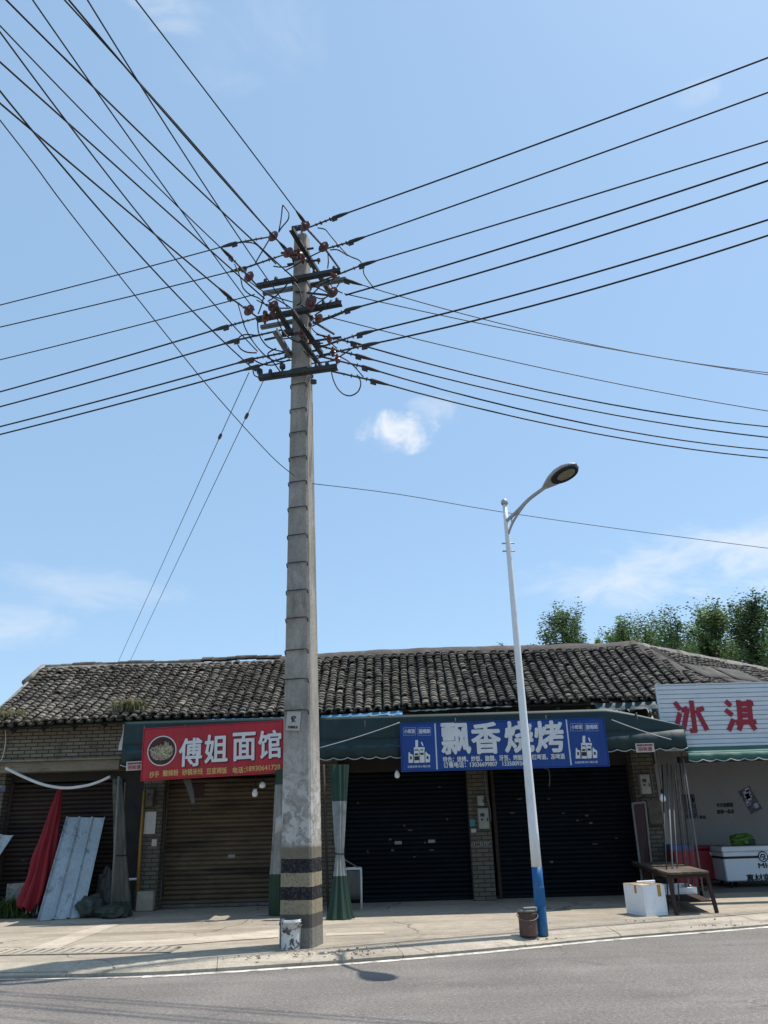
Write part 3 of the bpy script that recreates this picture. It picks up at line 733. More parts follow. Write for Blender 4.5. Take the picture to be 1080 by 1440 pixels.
# white corrugated board of the ice cream shop
YI = 15.05
c, R, U, N, w, h = board((925, 965), (1300, 955), (1309, 1044), (934, 1054), YI)
sg = thing('shop_sign', 'white ribbed board over the ice cream shop with red hand painted characters', 'shop sign', c-U*h/2)
nb = 14; mb = MB()
for k in range(nb):
    zz = -h/2 + h*(k+.5)/nb; mb.obox(c + U*zz, R*w/2, N*.018, U*(h/nb/2-.005), .004)
mb.obox(c - N*.03, R*(w/2-.003), N*.012, U*(h/2-.002)); mb.build('ribbed_panel', 'board_white', sg)
mb = MB()
for s in (-1, 1): mb.obox(c+U*s*(h/2+.012), R*(w/2+.025), N*.03, U*.012)
for s in (-1, 1): mb.obox(c+R*s*(w/2+.013), R*.012, N*.03, U*h/2)
mb.build('edge_trim', 'board_white', sg)
f = N*.019
YSAVE = YSG; YSG = YI
def strokes(px_list, wd):
    m = MB()
    for i, (a, b) in enumerate(px_list):
        p, q = sgp(*a), sgp(*b); m.bar(p+N*(.006+.0006*i), q+N*(.006+.0006*i), wd, .010, N)
    return m
def pt(u, v): return (850+u/3.79, 940+v/3.79)
ice = [((372, 180), (402, 222)), ((400, 238), (380, 320)), ((460, 172), (482, 338)), ((455, 333), (490, 330)), ((408, 225), (440, 212)), ((440, 212), (420, 328)), ((490, 225), (526, 212)), ((488, 222), (545, 330))]
qi = [((642, 175), (672, 200)), ((642, 222), (680, 250)), ((686, 272), (660, 332)), ((700, 192), (790, 188)), ((712, 170), (722, 288)), ((766, 168), (778, 284)), ((724, 222), (770, 220)), ((726, 252), (772, 250)), ((698, 290), (806, 284)), ((726, 295), (714, 330)), ((776, 290), (802, 328))]
lin = [((912, 172), (940, 196)), ((908, 222), (944, 246)), ((950, 268), (924, 328)), ((952, 200), (1002, 196)), ((976, 166), (990, 326)), ((974, 212), (950, 262)), ((1012, 200), (1062, 196)), ((1036, 164), (1052, 322)), ((1032, 212), (1012, 262)), ((1044, 210), (1074, 258))]
for st in (ice, qi, lin): strokes([(pt(*a), pt(*b)) for a, b in st], .088).build('character', 'letter_red', sg)
YSG = YSAVE

def scallop(x0, x1, Y0, zt, drop, amp, n, Y1=None):
    """hanging valance with a wavy lower edge"""
    Y1 = Y0 if Y1 is None else Y1; rows = [[], []]; N_ = n*8
    for k in range(N_+1):
        t = k/N_; x = x0+(x1-x0)*t; y = Y0+(Y1-Y0)*t; wv = .012*sin(t*n*2*pi*.5+1)
        rows[0].append(V((x, y, zt))); rows[1].append(V((x, y-.01+wv, zt-drop-amp*abs(sin(pi*n*t)))))
    return rows
def awning(label, x0, x1, Yt, zt, Yf, zfr, drop, m='awning_green', ends=(True, True), n=10, trim=True, slope=None):
    a = thing('awning', label, 'awning', ((x0+x1)/2, (Yt+Yf)/2, zfr-drop))
    def top(x): return zt if slope is None or x < slope[0] else zt + (zfr+.06-zt)*min(1, (x-slope[0])/(x1-slope[0]))**1.2
    rows = []
    for i in range(7):
        f_ = i/6; rows.append([V((x0+(x1-x0)*k/48, Yt+(Yf-Yt)*f_ + .006*mnoise.noise(V((k*.35, i*.4, x0)))*f_, top(x0+(x1-x0)*k/48)+(zfr-top(x0+(x1-x0)*k/48))*f_)) for k in range(49)])
    m1 = MB(); m1.grid(rows, True, (0, .006, -.003))
    if Yt < 14.9: m1.grid([[V((p.x, 15.6, p.z+.03)) for p in rows[0]], [p + V((0, .007, -.002)) for p in rows[0]]], False)  # unseen top flap, added to keep sun out of the gap to the eaves
    m1.build('canopy', m, a)
    va = scallop(x0, x1, Yf-.004, zfr-.002, drop, .035, n); m2 = MB(); m2.grid(va, True, (0, .006, 0)); vo = m2.build('valance', m, a)
    if trim:
        m3 = MB(); m3.tube([p + V((0, -.006, 0)) for p in va[1]], .009, 5); m3.build('edge_binding', 'trim_white', vo)
    for s, x in ((0, x0), (1, x1)):
        if ends[s]:
            m4 = MB(); m4.add([(x, 15.6, top(x)+.02), (x, Yt, top(x)), (x, Yf, zfr), (x, Yf, zfr-drop), (x, 15.6, zfr-drop+.1)], [(0, 1, 2, 3, 4)]); m4.build('end_flap', m, a)
    m5 = MB(); m5.tube([(x0, Yf+.03, zfr-.03), (x1, Yf+.03, zfr-.03)], .02, 8)
    for k in range(4):
        x = x0 + (x1-x0)*(k+.5)/4; m5.tube([(x, Yt, zt-.08), (x, Yf+.03, zfr-.04)], .015, 6)
    m5.build('awning_frame', 'steel_dark', a)
    return a
ax0 = atY(172, 1040, 14.75).x; zA = atY(190, 1050, 14.7).z
awning('dark green awning behind the red noodle shop sign', ax0, -1.95, 14.79, 3.40, 14.78, zA+.05, .36)
bx0, bx1 = atY(449, 1040, 14.75).x, atY(966, 1040, 14.75).x
zB = atY(505, 1040, 14.7).z
awning('wide dark green awning behind the blue barbecue sign, reaching past both its ends', bx0, bx1, 14.79, 3.38, 14.78, zB+.02, atY(505, 1040, 14.7).z-atY(505, 1066, 14.7).z, n=26, slope=(atY(852, 1010, 14.8).x,))
zI = atY(1010, 1056, 14.75).z
awning('short green awning with a white wavy edge below the white ribbed board', 5.42, 12.0, 15.0, zI+.10, 14.75, zI-.02, .12, 'awning_teal', (False, True), 26)

# torn tarpaulins tucked under the eaves
def tarp(label, xa, xb, m, depth, seed, Y=15.44):
    x0, x1 = atY(xa, 1005, Y).x, atY(xb, 1005, Y).x; rows = []; n = int((x1-x0)*14)
    for i in range(4):
        rows.append([])
        for k in range(n+1):
            x = x0+(x1-x0)*k/n; e = mnoise.noise(V((x*3.1, seed, i*.4)))
            rag = (.5+.9*abs(mnoise.noise(V((x*5, seed, 0))))+.4*abs(mnoise.noise(V((x*17, seed, 0)))))
            rows[-1].append(V((x, Y - .05*i*.8 + .03*e, eave_z(x) - .005 - depth*i/3*(rag if i == 3 else .8) + .012*e)))
    m_ = MB(); m_.grid(rows, True, (0, .006, 0)); return solo(m_, 'tarpaulin', m, label, 'tarpaulin')
tarp('bright blue tarpaulin scrap under the eaves left of the blue sign', 452, 566, 'tarp_blue', .12, 1)
tarp('narrow ragged blue tarpaulin under the tiles above the red sign', 292, 400, 'tarp_blue', .07, 2)
tarp('dark teal tarpaulin hanging from the eaves right of the blue sign', 838, 932, 'tarp_teal', .26, 3)
tarp('thin pale teal tarpaulin strip under the eaves above the blue sign', 575, 720, 'tarp_teal', .06, 5)

def rope(label, pts, r, m='rope', name='rope', cat='rope'):
    m_ = MB(); m_.tube(pts, r, 6); return solo(m_, name, m, label, cat)
def sagline(p, q, s, n=10): return [p.lerp(q, k/n) - V((0, 0, s*4*(k/n)*(1-k/n))) for k in range(n+1)]
rope('pale cord running from the blue sign down to the concrete pole', sagline(atY(562, 1016, 14.6), atY(448, 1052, 14.55), .02), .008)
rope('pale cord slanting from the blue sign to the right end of the awning', sagline(atY(860, 1012, 14.6), atY(944, 1040, 14.6), .02), .008)
m_ = MB(); a_, b_ = atY(545, 1017, 15.38), atY(840, 1000, 15.38); m_.tube([atY(545, 1014, 15.3), atY(700, 1007, 15.3), atY(845, 1003, 15.3)], .022, 7)
solo(m_, 'eaves_rail', 'steel_grey', 'thin grey pipe under the tiles above the blue sign', 'pipe')

def card(name, label, cat, px, py, wpx, hpx, Y, m, rot=0., thick=.006, lines=(), inkm='letter_red'):
    """a flat notice hanging on something, at its real size"""
    s = (atY(px+1, py, Y)-atY(px, py, Y)).length; c_ = atY(px, py, Y)
    Rr = V((cos(rot), 0, sin(rot))); Uu = V((-sin(rot), 0, cos(rot))); Nn = V((0, -1, 0))
    t_ = thing(name, label, cat, c_-Uu*hpx*s/2); m1 = MB(); m1.obox(c_, Rr*wpx*s/2, Nn*thick/2, Uu*hpx*s/2, .001); m1.build('sheet', m, t_)
    for tx, dx, dy, wd, hg in lines: text(tx, .05, inkm, t_, c_ + Rr*dx*s - Uu*dy*s + Nn*thick/2, Rr, Uu, Nn, 'lettering', .001, .0006, (wd*s, hg*s), lift=.001)
    return t_
card('notice', 'small white notice with red print on the awning left of the red sign', 'notice', 189, 1077, 23, 12, 14.68, 'paper', .03, lines=(('雨棚定做安装', 0, -3.4, 19, 2.6), ('回收酒', 0, 1.8, 17, 5.5)))
card('notice', 'small white notice with red print on the awning right of the blue sign', 'notice', 907, 1051.5, 26, 12, 14.66, 'paper', .0, lines=(('雨棚定做安装', 0, -3.6, 22, 2.6), ('回收酒', 0, 1.6, 19, 5.2)))

# ================================================================== LEFT BAY
def hose_pts():
    ks = [(8, 1080), (30, 1091), (60, 1103), (90, 1108), (120, 1105), (140, 1099), (155, 1092)]
    return smooth_poly([atY(x, y, 15.7) for x, y in ks], 5)
m_ = MB(); m_.tube(hose_pts(), .027, 8); solo(m_, 'hose', 'pipe_white', 'white plastic hose sagging across the rusty left shutter', 'hose')
m_ = MB(); m_.tube(smooth_poly([atY(x, y, 15.72) for x, y in ((7, 1020), (8, 1040), (5, 1060), (1, 1070))], 5), .008, 6); solo(m_, 'cable', 'line_paint', 'thin pale cable on the brick wall at the far left', 'cable')

# closed red parasol leaning on the shutter
bot, top = atZ(47, 1289, KZ+.02), atY(84, 1112, 15.95)
um = thing('parasol', 'closed red cloth parasol leaning on the rusty shutter', 'parasol', bot)
ax, ay, ad = frame(top-bot); Lu = (top-bot).length
rows = []
for i in range(22):
    f_ = i/21; r = (.25*(1-f_)**.85+.06) * (1+.06*mnoise.noise(V((f_*5, 1, 0)))); row_ = []
    for k in range(49):
        th = 2*pi*k/48; fold = 1 + (.24*(1-f_)+.1)*sin(th*8 + f_*2.2 + 1.6*mnoise.noise(V((cos(th)*1.4, sin(th)*1.4, f_*2.5)))) + .16*mnoise.noise(V((cos(th)*2, sin(th)*2, f_*6)))
        hem = .05*sin(th*8)+.03*sin(th*3+1) if i == 0 else 0
        row_.append(bot + ad*(.1 + hem + (Lu-.1)*f_) + ax*cos(th)*r*fold*1.05 + ay*sin(th)*r*fold*.75)
    rows.append(row_)
m_ = MB(); m_.grid(rows); m_.build('canopy', 'umbrella_red', um)
m_ = MB(); m_.tube([bot, bot+ad*(Lu+.03)], .02, 8); m_.build('shaft', 'pipe_grey', um)
m_ = MB()
for k in range(8):
    th = 2*pi*k/8; m_.tube([bot + ad*.2 + ax*cos(th)*.16 + ay*sin(th)*.12, bot + ad*.035 + ax*cos(th)*.185 + ay*sin(th)*.14], .009, 5)
m_.build('ribs', 'pipe_white', um)

def ribbed_sheet(label, TL, TR, BR, BL, m, thick, nrib=3):
    """profiled metal sheet from its four corner points"""
    rows = []; n = nrib*20
    nn = (TR-TL).cross(BL-TL).normalized()
    if nn.y > 0: nn = -nn
    for i in range(9):
        f_ = i/8; a, b = TL.lerp(BL, f_), TR.lerp(BR, f_)
        rows.append([a.lerp(b, k/n) + nn*(.034*max(0, min(1, 5*abs(((k/n*nrib) % 1)*2-1)-3.6)) + .006*mnoise.noise(V((k*.15, f_*3, 2)))) for k in range(n+1)])
    m_ = MB(); m_.grid(rows, False, nn*-thick); return solo(m_, 'roofing_sheet', m, label, 'metal sheet')
ribbed_sheet('pale blue corrugated metal sheet leaning beside the red parasol', atY(94, 1149, 16.0), atY(148, 1150, 16.0), atZ(117, 1290, KZ+.01), atZ(53, 1295, KZ+.01), 'sheet_blue', .004)
p_ = [atY(-34, 1172, 15.9), atY(20, 1175, 15.9)]; q_ = [atZ(-60, 1292, KZ+.01), atZ(-100, 1296, KZ+.01)]
ribbed_sheet('pale blue metal sheet cut off by the left edge of the photo', p_[0], p_[1], q_[0], q_[1], 'sheet_blue', .004)
m_ = MB(); a_, b_, c_, d_ = atY(10, 1243, 15.8), atY(42, 1241, 15.8), atZ(44, 1287, KZ+.01), atZ(5, 1289, KZ+.01); m_.grid([[a_, b_], [d_, c_]], False, (0, .04, 0)); solo(m_, 'board', 'board_stained', 'stained grey white board behind the weeds at the far left', 'board')
card('street_number', 'small purple number plate on the brick pier at the far left', 'number plate', 4, 1109, 7, 8, 15.8, 'poster_dark')

def weeds(label, pts, n, hgt, m, seed, spread=.14, name='weed'):
    rnd = random.Random(seed); m_ = MB()
    for p in pts:
        for k in range(n):
            a = rnd.uniform(0, 2*pi); b = p + V((rnd.gauss(0, spread), rnd.gauss(0, spread*.5), 0)); l_ = hgt*rnd.uniform(.4, 1.1)
            d = V((cos(a), sin(a), 0)); s_ = V((-d.y, d.x, 0))*rnd.uniform(.008, .022); le = rnd.uniform(.2, .8)
            mid = b + d*l_*le*.4 + V((0, 0, l_*.6)); tip = b + d*l_*le + V((0, 0, l_*rnd.uniform(.6, 1)))
            m_.add([b-s_*.5, b+s_*.5, mid+s_, tip, mid-s_], [(0, 1, 2, 4), (4, 2, 3)])
    return solo(m_, name, m, label, 'weeds')
weeds('low dusty weeds growing before the stained board at the far left', [atZ(x, 1291, KZ) for x in (0, 6, 14, 22, 30)], 55, .42, 'weed', 1)
def roofpt(px): p = atY(px, 1010, 15.7); return roof_point(p.x, .25)[0] + V((0, 0, .09))
weeds('tuft of dry green weeds on the tiles left of the red sign', [roofpt(182) + V((k*.09, k*.02, 0)) for k in range(-2, 3)], 60, .32, 'weed_dry', 4, .10)
weeds('tuft of weeds on the lowest tiles at the far left corner', [roofpt(x) for x in (2, 14, 26)], 50, .22, 'weed_dry', 6, .12)

def sack(label, p, rx, ry, rz, seed, m='sack', name='rubbish_sack'):
    rows = []
    for i in range(25):
        ph = pi*i/24; rows.append([])
        for k in range(49):
            th = 2*pi*k/48; d = V((cos(th)*sin(ph), sin(th)*sin(ph), -cos(ph))); kx = 1 + .34*mnoise.noise(d*2.1+V((seed, 0, 0))) + .2*abs(mnoise.noise(d*5+V((seed, 0, 0)))) + .08*mnoise.noise(d*13)
            z = max(d.z*kx, -.72); rows[-1].append(p + V((d.x*rx*kx, d.y*ry*kx, (z+.72)*rz)))
    m_ = MB(); m_.grid(rows); return solo(m_, name, m, label, 'sack')
sack('dark green sack slumped at the foot of the blue metal sheet', atZ(128, 1290, KZ), .24, .2, .2, 1)
sack('mottled sack standing behind the slumped green sack', atZ(146, 1283, KZ), .17, .18, .42, 9, 'dusty_film')
sack('low bundle of netting at the foot of the clear curtain', atZ(158, 1291, KZ), .26, .2, .12, 17)

# ================================================================== CURTAINS
def curtain(label, px_top, px_bot, Y, ztop, z1, z2, rtop, rmid, rbot, tie=None, seed=0, lean=0., mats=('curtain_green', 'plastic_sheet', 'curtain_green')):
    b = atZ(px_bot[0], px_bot[1], KZ+.01); t_ = atY(px_top[0], px_top[1], Y)
    cu = thing('curtain', label, 'curtain', b)
    def ringat(z):
        f_ = (z-b.z)/(ztop-b.z); c_ = b.lerp(V((t_.x, t_.y, ztop)), f_)
        if tie and z <= tie: r = rbot + (rmid-rbot)*((z-b.z)/(tie-b.z))**.8
        elif tie: r = rmid + (rtop-rmid)*((z-tie)/(ztop-tie))**.9
        else: r = rbot+(rtop-rbot)*f_
        out = []
        for k in range(65):
            th = 2*pi*k/64; q = 1 + .20*sin(th*9+seed+z*.4+1.5*mnoise.noise(V((cos(th)*1.3, sin(th)*1.3, z*.5+seed)))) + .30*mnoise.noise(V((cos(th)*1.8, sin(th)*1.8, z*.9+seed*3)))
            out.append(V((c_.x + cos(th)*r*q, c_.y + sin(th)*r*q*.5, z)))
        return out
    for nm, m, za, zb2 in (('hem_panel', mats[2], b.z, z1), ('clear_panel', mats[1], z1, z2), ('top_panel', mats[0], z2, ztop)):
        n = max(4, int((zb2-za)/.06)); m_ = MB(); m_.grid([ringat(za+(zb2-za)*k/n) for k in range(n+1)]); m_.build(nm, m, cu)
    if tie:
        rg = ringat(tie); c_ = sum(rg[:64], V())/64; m_ = MB(); m_.tube([c_ + (p-c_)*1.06 for p in rg], .012, 5, False); m_.build('tie_cord', 'wire_black', cu)
    return cu
zz = lambda y, x=480, Y=13.95: atY(x, y, Y).z
curtain('green and clear curtain tied at its waist, right of the concrete pole', (476, 1075), (478, 1292), 14.4, 2.5, zz(1232), zz(1126), .15, .055, .21, zz(1201), 1)
curtain('green and clear curtain half hidden behind the left side of the concrete pole', (396, 1085), (392, 1287), 14.5, 2.45, .75, 2.2, .09, .08, .16, None, 3)
curtain('dusty clear curtain hanging at the left end of the noodle shop', (166, 1090), (172, 1288), 14.9, 2.4, .35, 2.3, .08, .10, .16, 1.1, 6, mats=('sack', 'dusty_film', 'sack'))
def thin_pole(label, p, q, r, m, name='awning_pole', cat='pole', group=None):
    m_ = MB(); m_.tube([p, q], r, 8); return solo(m_, name, m, label, cat, group)
thin_pole('grey steel awning pole before the dusty clear curtain', atZ(156, 1291, KZ), atY(167, 1092, 14.78), .022, 'pipe_grey')
thin_pole('thin pale pole leaning inside the dusty clear curtain', atZ(165, 1286, KZ), atY(176, 1100, 14.9), .014, 'pole_dull')
thin_pole('dull steel awning pole just right of the concrete pole', atZ(462, 1286, KZ), atY(455, 1075, 14.6), .022, 'rusty_frame')
m_ = MB(); m_.tube([atY(158, 1237, 15.6), atY(192, 1236, 15.6)], .02, 8); solo(m_, 'rail', 'pipe_white', 'short white rail low between the clear curtain and the brick pier', 'rail')
m_ = MB(); m_.tube([atY(193, 1268, YP-.06), atY(197, 1190, YP-.06), atY(203, 1112, YP-.06)], .028, 8); solo(m_, 'gas_pipe', 'pipe_yellow', 'yellow gas pipe up the brick pier left of the bronze shutter', 'pipe')
m_ = MB(); m_.tube([atY(229, 1260, YP-.05), atY(232, 1110, YP-.05)], .018, 8); solo(m_, 'conduit', 'rusty_frame', 'thin rusty conduit on the pier edge beside the bronze shutter', 'pipe')

# ================================================================== METERS AND FITTINGS ON THE PIERS
def meter(label, x, y, wpx, hpx, m, Y=YP, rot=0., dials=True):
    s = (atY(x+1, y, Y)-atY(x, y, Y)).length; c_ = atY(x, y, Y) + V((0, -.07, 0)); W_, H_ = wpx*s/2, hpx*s/2
    t_ = thing('meter_box', label, 'meter box', c_ - V((0, 0, H_))); m1 = MB(); m1.obox(c_, (W_, 0, 0), (0, .068, 0), (0, 0, H_), .008); m1.build('case', m, t_)
    m1 = MB(); m1.obox(c_ + V((0, -.071, 0)), (W_*.86, 0, 0), (0, .004, 0), (0, 0, H_*.9), .003); d = m1.build('door', m, t_)
    if dials:
        m1 = MB(); m1.obox(c_ + V((-W_*.2, -.077, H_*.35)), (W_*.4, 0, 0), (0, .003, 0), (0, 0, H_*.16)); m1.obox(c_ + V((-W_*.3, -.077, -H_*.1)), (W_*.22, 0, 0), (0, .003, 0), (0, 0, H_*.1)); m1.build('window', 'lamp_black', d)
    m1 = MB(); m1.obox(c_ + V((W_*.7, -.078, -H_*.1)), (.012, 0, 0), (0, .006, 0), (0, 0, .03)); m1.build('latch', 'steel_dark', d); return t_
meter('white meter box on the middle pier between the dark shutters', 679, 1151, 15, 27, 'meter_grey')
meter('small grey switch box above the white meter box', 675, 1126, 9, 14, 'meter_grey', dials=False)
meter('pale meter box high on the right pier under the awning', 905, 1103, 14, 26, 'meter_grey')
meter('rusty grey box below the pale meter box on the right pier', 918, 1142, 20, 32, 'meter_rust', dials=False)
meter('old brown meter box high on the pier left of the bronze shutter', 213, 1122, 11, 24, 'meter_rust')
card('notice_board', 'white payment placard hanging on the pier left of the bronze shutter', 'placard', 211, 1157, 16, 29, YP-.02, 'paper', 0, .012)
card('switch_plate', 'small white switch plate below the payment placard', 'switch', 217, 1185, 7, 9, YP-.01, 'paper', 0, .02)
card('sticker', 'torn teal sticker on the middle pier', 'sticker', 664.5, 1157, 7, 9, YP-.004, 'paper_teal')
card('sticker', 'torn white sticker below the teal one on the middle pier', 'sticker', 666, 1168, 7, 5, YP-.004, 'paper')
cg = thing('chalk_writing', 'faint white chalk scrawl across the middle brick pier', 'graffiti', atY(676, 1190, YP))
rnd = random.Random(9); m_ = MB()
for k in range(9):
    x = 664+k*2.9; p = [atY(x+rnd.uniform(-1, 1), 1187.5+rnd.uniform(-4, 4), YP-.004) for _ in range(3)]; m_.tube(p, .006, 4)
m_.build('scrawl', 'paper', cg)
def cable(label, px, Y, r=.009, m='wire_black'):
    m_ = MB(); m_.tube(smooth_poly([atY(x, y, Y) for x, y in px], 6), r, 6); return solo(m_, 'cable', m, label, 'cable')
cable('grey conduit running down beside the white meter box', [(681, 1086), (684, 1115), (689, 1138), (690, 1155)], YP-.05, .012, 'pipe_grey')
cable('pale cable end dangling under the right half of the blue sign', [(764, 1080), (771, 1082), (773, 1092), (772.5, 1106)], 15.3, .012, 'pole_dull')
cable('black cable looping between the boxes on the right pier', [(906, 1117), (900, 1124), (905, 1128), (915, 1126)], YP-.06, .01)
cable('pair of pipes rising from the pale meter box on the right pier', [(914, 1082), (917, 1100), (919, 1116)], YP-.05, .014, 'pipe_grey')

def bulb(label, x, y, Y, r, hgt, ztop, round_=False):
    p = atY(x, y, Y); t_ = thing('light_bulb', label, 'light bulb', p - V((0, 0, hgt/2)))
    m1 = MB(); prof = [(0, .001), (hgt*.08, r*.75), (hgt*.3, r), (hgt*.6, r*.96), (hgt*.85, r*.6), (hgt, r*.42)] if not round_ else [(0, .001), (hgt*.15, r*.8), (hgt*.45, r), (hgt*.75, r*.8), (hgt, r*.35)]
    m1.lathe(p - V((0, 0, hgt/2)), (0, 0, 1), prof, 14); m1.build('glass', 'bulb_glass', t_)
    m1 = MB(); m1.lathe(p + V((0, 0, hgt/2-.004)), (0, 0, 1), [(0, r*.44), (.07, r*.4), (.085, .012)], 10); m1.build('socket', 'rubber', t_)
    m1 = MB(); m1.tube([p + V((0, 0, hgt/2+.07)), V((p.x+.01, p.y, ztop))], .006, 5); m1.build('flex', 'wire_black', t_)
bulb('white cylinder bulb hanging before the bronze shutter', 358.5, 1115, 15.2, .055, .15, 2.75)
bulb('round clear bulb hanging higher, beside the white cylinder bulb', 369, 1104, 15.0, .062, .12, 2.75, True)
bulb('white bulb hanging under the awning left of the blue sign', 558.5, 1089, 15.0, .05, .14, 2.8)
bulb('white bulb hanging beside the right pier', 932, 1122, 15.0, .055, .14, 2.7)
m_ = MB(); pts = [atY(x, y, 14.9) for x, y in ((257, 1096), (268, 1096), (272, 1112), (274, 1128), (270, 1131), (265, 1115))]
m_.prism(pts, (0, .03, 0)); solo(m_, 'rag', 'dusty_film', 'pale rag hanging below the red sign before the bronze shutter', 'rag')
card('poster', 'dim red paper pasted high on the bronze shutter', 'poster', 279, 1112, 16, 19, YS-.03, 'poster_red', 0, .003)

# ================================================================== RIGHT CORNER
stems = [((931, 1088), (940, 1215), 'black'), ((938, 1086), (949, 1225), 'grey'), ((944, 1088), (956, 1224), 'pale'), ((948, 1092), (962, 1222), 'dark'), ((951, 1086), (966, 1222), 'pale'), ((955, 1078), (972, 1224), 'dark'), ((958, 1070), (978, 1245), 'pale'), ((961, 1078), (986, 1232), 'grey')]
wordn = ['first', 'second', 'third', 'fourth', 'fifth', 'sixth', 'seventh', 'eighth']
for k, (a, b, tone) in enumerate(stems):
    Yt, Yb = 15.3 - .06*k, 15.2 - .1*k
    thin_pole(f'thin {tone} pole, {wordn[k]} from the left in the bundle beside the right pier', atZ(b[0], 1286 - k*1.5, KZ) if k < 3 else atY(b[0]+4, 1262, Yb), atY(a[0], a[1]-12, Yt), .011 + .004*(k % 3 == 1), {'black': 'wire_black', 'grey': 'pipe_grey', 'pale': 'pole_dull', 'dark': 'rusty_frame'}[tone], 'bundled_pole', 'pole', 'poles bundled beside the right pier')
# board with a red edge leaning on the right pier
t_ = thing('leaning_board', 'narrow framed red board leaning on the right pier behind the table', 'board', atZ(905, 1268, KZ))
tl, tr, br, bl = atY(889, 1130, 15.95), atY(907, 1128, 15.95), atZ(921, 1262, KZ), atZ(906, 1264, KZ)
m1 = MB(); m1.grid([[tl, tr], [bl, br]], False, (0, .02, 0)); m1.build('panel', 'poster_red', t_)
m1 = MB()
for a, b in ((tl, bl), (tl, tr), (tr, br)): m1.bar(a, b, .03, .035)
m1.build('frame', 'pipe_grey', t_)

# old table
fA, fB = atZ(948, 1290, KZ), atZ(990, 1286, KZ); tz = (atY(940, 1228, fA.y).z + atY(996, 1226, fB.y).z)/2
fl, fr, bk, bl = atZ(940, 1227.5, tz), atZ(997, 1225, tz), atZ(945, 1212, tz), atZ(886, 1210, tz)
bk = fr + (bl - fl)
cen = (fl+fr+bk+bl)/4
tb = thing('table', 'old rusty folding table with a dark wooden top at the right pier', 'table', V((cen.x, cen.y, KZ)))
m1 = MB(); m1.prism([fl, fr, bk, bl], (0, 0, -.03)); m1.build('table_top', 'wood_top', tb)
m1 = MB(); q = [p.lerp(cen, .06) - V((0, 0, .03)) for p in (fl, fr, bk, bl)]
for a, b in zip(q, q[1:]+q[:1]): m1.bar(a - V((0, 0, .03)), b - V((0, 0, .03)), .03, .055)
m1.build('apron', 'rusty_frame', tb)
for p, dx, dy in ((q[0], .03, -.02), (q[1], .05, -.03), (q[2], .05, .04), (q[3], -.04, .05)):
    m1 = MB(); m1.bar(V((p.x, p.y, p.z-.02)), V((p.x+dx, p.y+dy, KZ+.004)), .05, .05); m1.build('leg', 'rusty_frame', tb)
m1 = MB(); sh = [p.lerp(cen, .1)*1 for p in (fl, fr, bk, bl)]; sh = [V((p.x+.05, p.y, KZ+.17)) for p in sh]
m1.prism(sh, (0, 0, -.02)); m1.build('lower_shelf', 'rusty_frame', tb)
# shallow foam tray on the lower shelf
def tray(name, label, cat, c, ax, ay, h, wall, m, m_in=None):
    """open box: four walls and a bottom"""
    t_ = thing(name, label, cat, c); ax, ay = V(ax), V(ay); m1 = MB(); X, Y = ax.normalized(), ay.normalized(); Z = V((0, 0, 1))
    m1.obox(c + Z*wall/2, ax, ay, Z*wall/2, .004)
    for s in (-1, 1):
        m1.obox(c + X*s*(ax.length-wall/2) + Z*(wall+(h-wall)/2), X*wall/2, ay, Z*(h-wall)/2, .006)
        m1.obox(c + Y*s*(ay.length-wall/2) + Z*(wall+(h-wall)/2), X*(ax.length-wall-.001), Y*wall/2, Z*((h-wall)/2-.001), .006)
    m1.build('box', m, t_); return t_
sx = (sh[0]+sh[1]+sh[2]+sh[3])/4
dv = (fr-fl).normalized(); dw = (bl-fl).normalized()
tray('foam_tray', 'shallow white foam tray lying on the shelf under the old table', 'tray', V((sx.x+.05, sx.y-.1, KZ+.172)), dv*.28, dw*.42, .10, .02, 'foam_white')
# foam box
b0, b1, b2 = atZ(887, 1286, KZ), atZ(910, 1289, KZ), atZ(943, 1287, KZ)
X = (b2-b1); Yd = (b0-b1); Xl = X.length; Xh = (X.normalized() + V((Yd.y, -Yd.x, 0)).normalized()*.8).normalized(); X = Xh*Xl*.98; Yd = V((-Xh.y, Xh.x, 0))*.52; cfb = b1 + X/2 + Yd/2
fb = tray('foam_box', 'open white foam box with brown tape standing before the old table', 'foam box', cfb, X/2*1.02, Yd/2, .42, .03, 'foam_white')
m1 = MB(); m1.obox(cfb + V((0, 0, .39)), X/2*.88, Yd/2*.88, (0, 0, .012)); m1.build('contents', 'foam_stained', fb)
m1 = MB(); hx = X.normalized(); hy = Yd.normalized()
for s in (-1, 1):
    m1.obox(cfb + hy*s*(Yd.length/2-.015) + V((0, 0, .424)), X/2*1.0, hy*.014, V((0, 0, .003))); m1.obox(cfb + hx*s*(X.length/2*1.02-.015) + V((0, 0, .424)), hx*.014, Yd/2*.86, V((0, 0, .003)))
m1.build('stained_rim', 'foam_stained', fb)
m1 = MB(); m1.obox(cfb - hy*(Yd.length/2+.003) + hx*X.length*.22 + V((0, 0, .34)), hx*.03, hy*.002, V((0, 0, .08))); m1.build('tape', 'tape_brown', fb); m1 = MB(); m1.obox(cfb - hx*(X.length/2*1.02+.003) - hy*.06 + V((0, 0, .36)), hx*.002, hy*.025, V((0, 0, .055))); m1.build('tape', 'tape_brown', fb)
m1 = MB(); lc = cfb + hy*(Yd.length/2+.06) + hx*.30 + V((0, 0, .22)); m1.obox(lc, hx*.17, hy*.012 + V((0, 0, .002)), V((0, 0, .215)) + hy*.03, .004)
solo(m1, 'foam_slab', 'foam_white', 'white foam lid standing up behind the open foam box', 'lid')

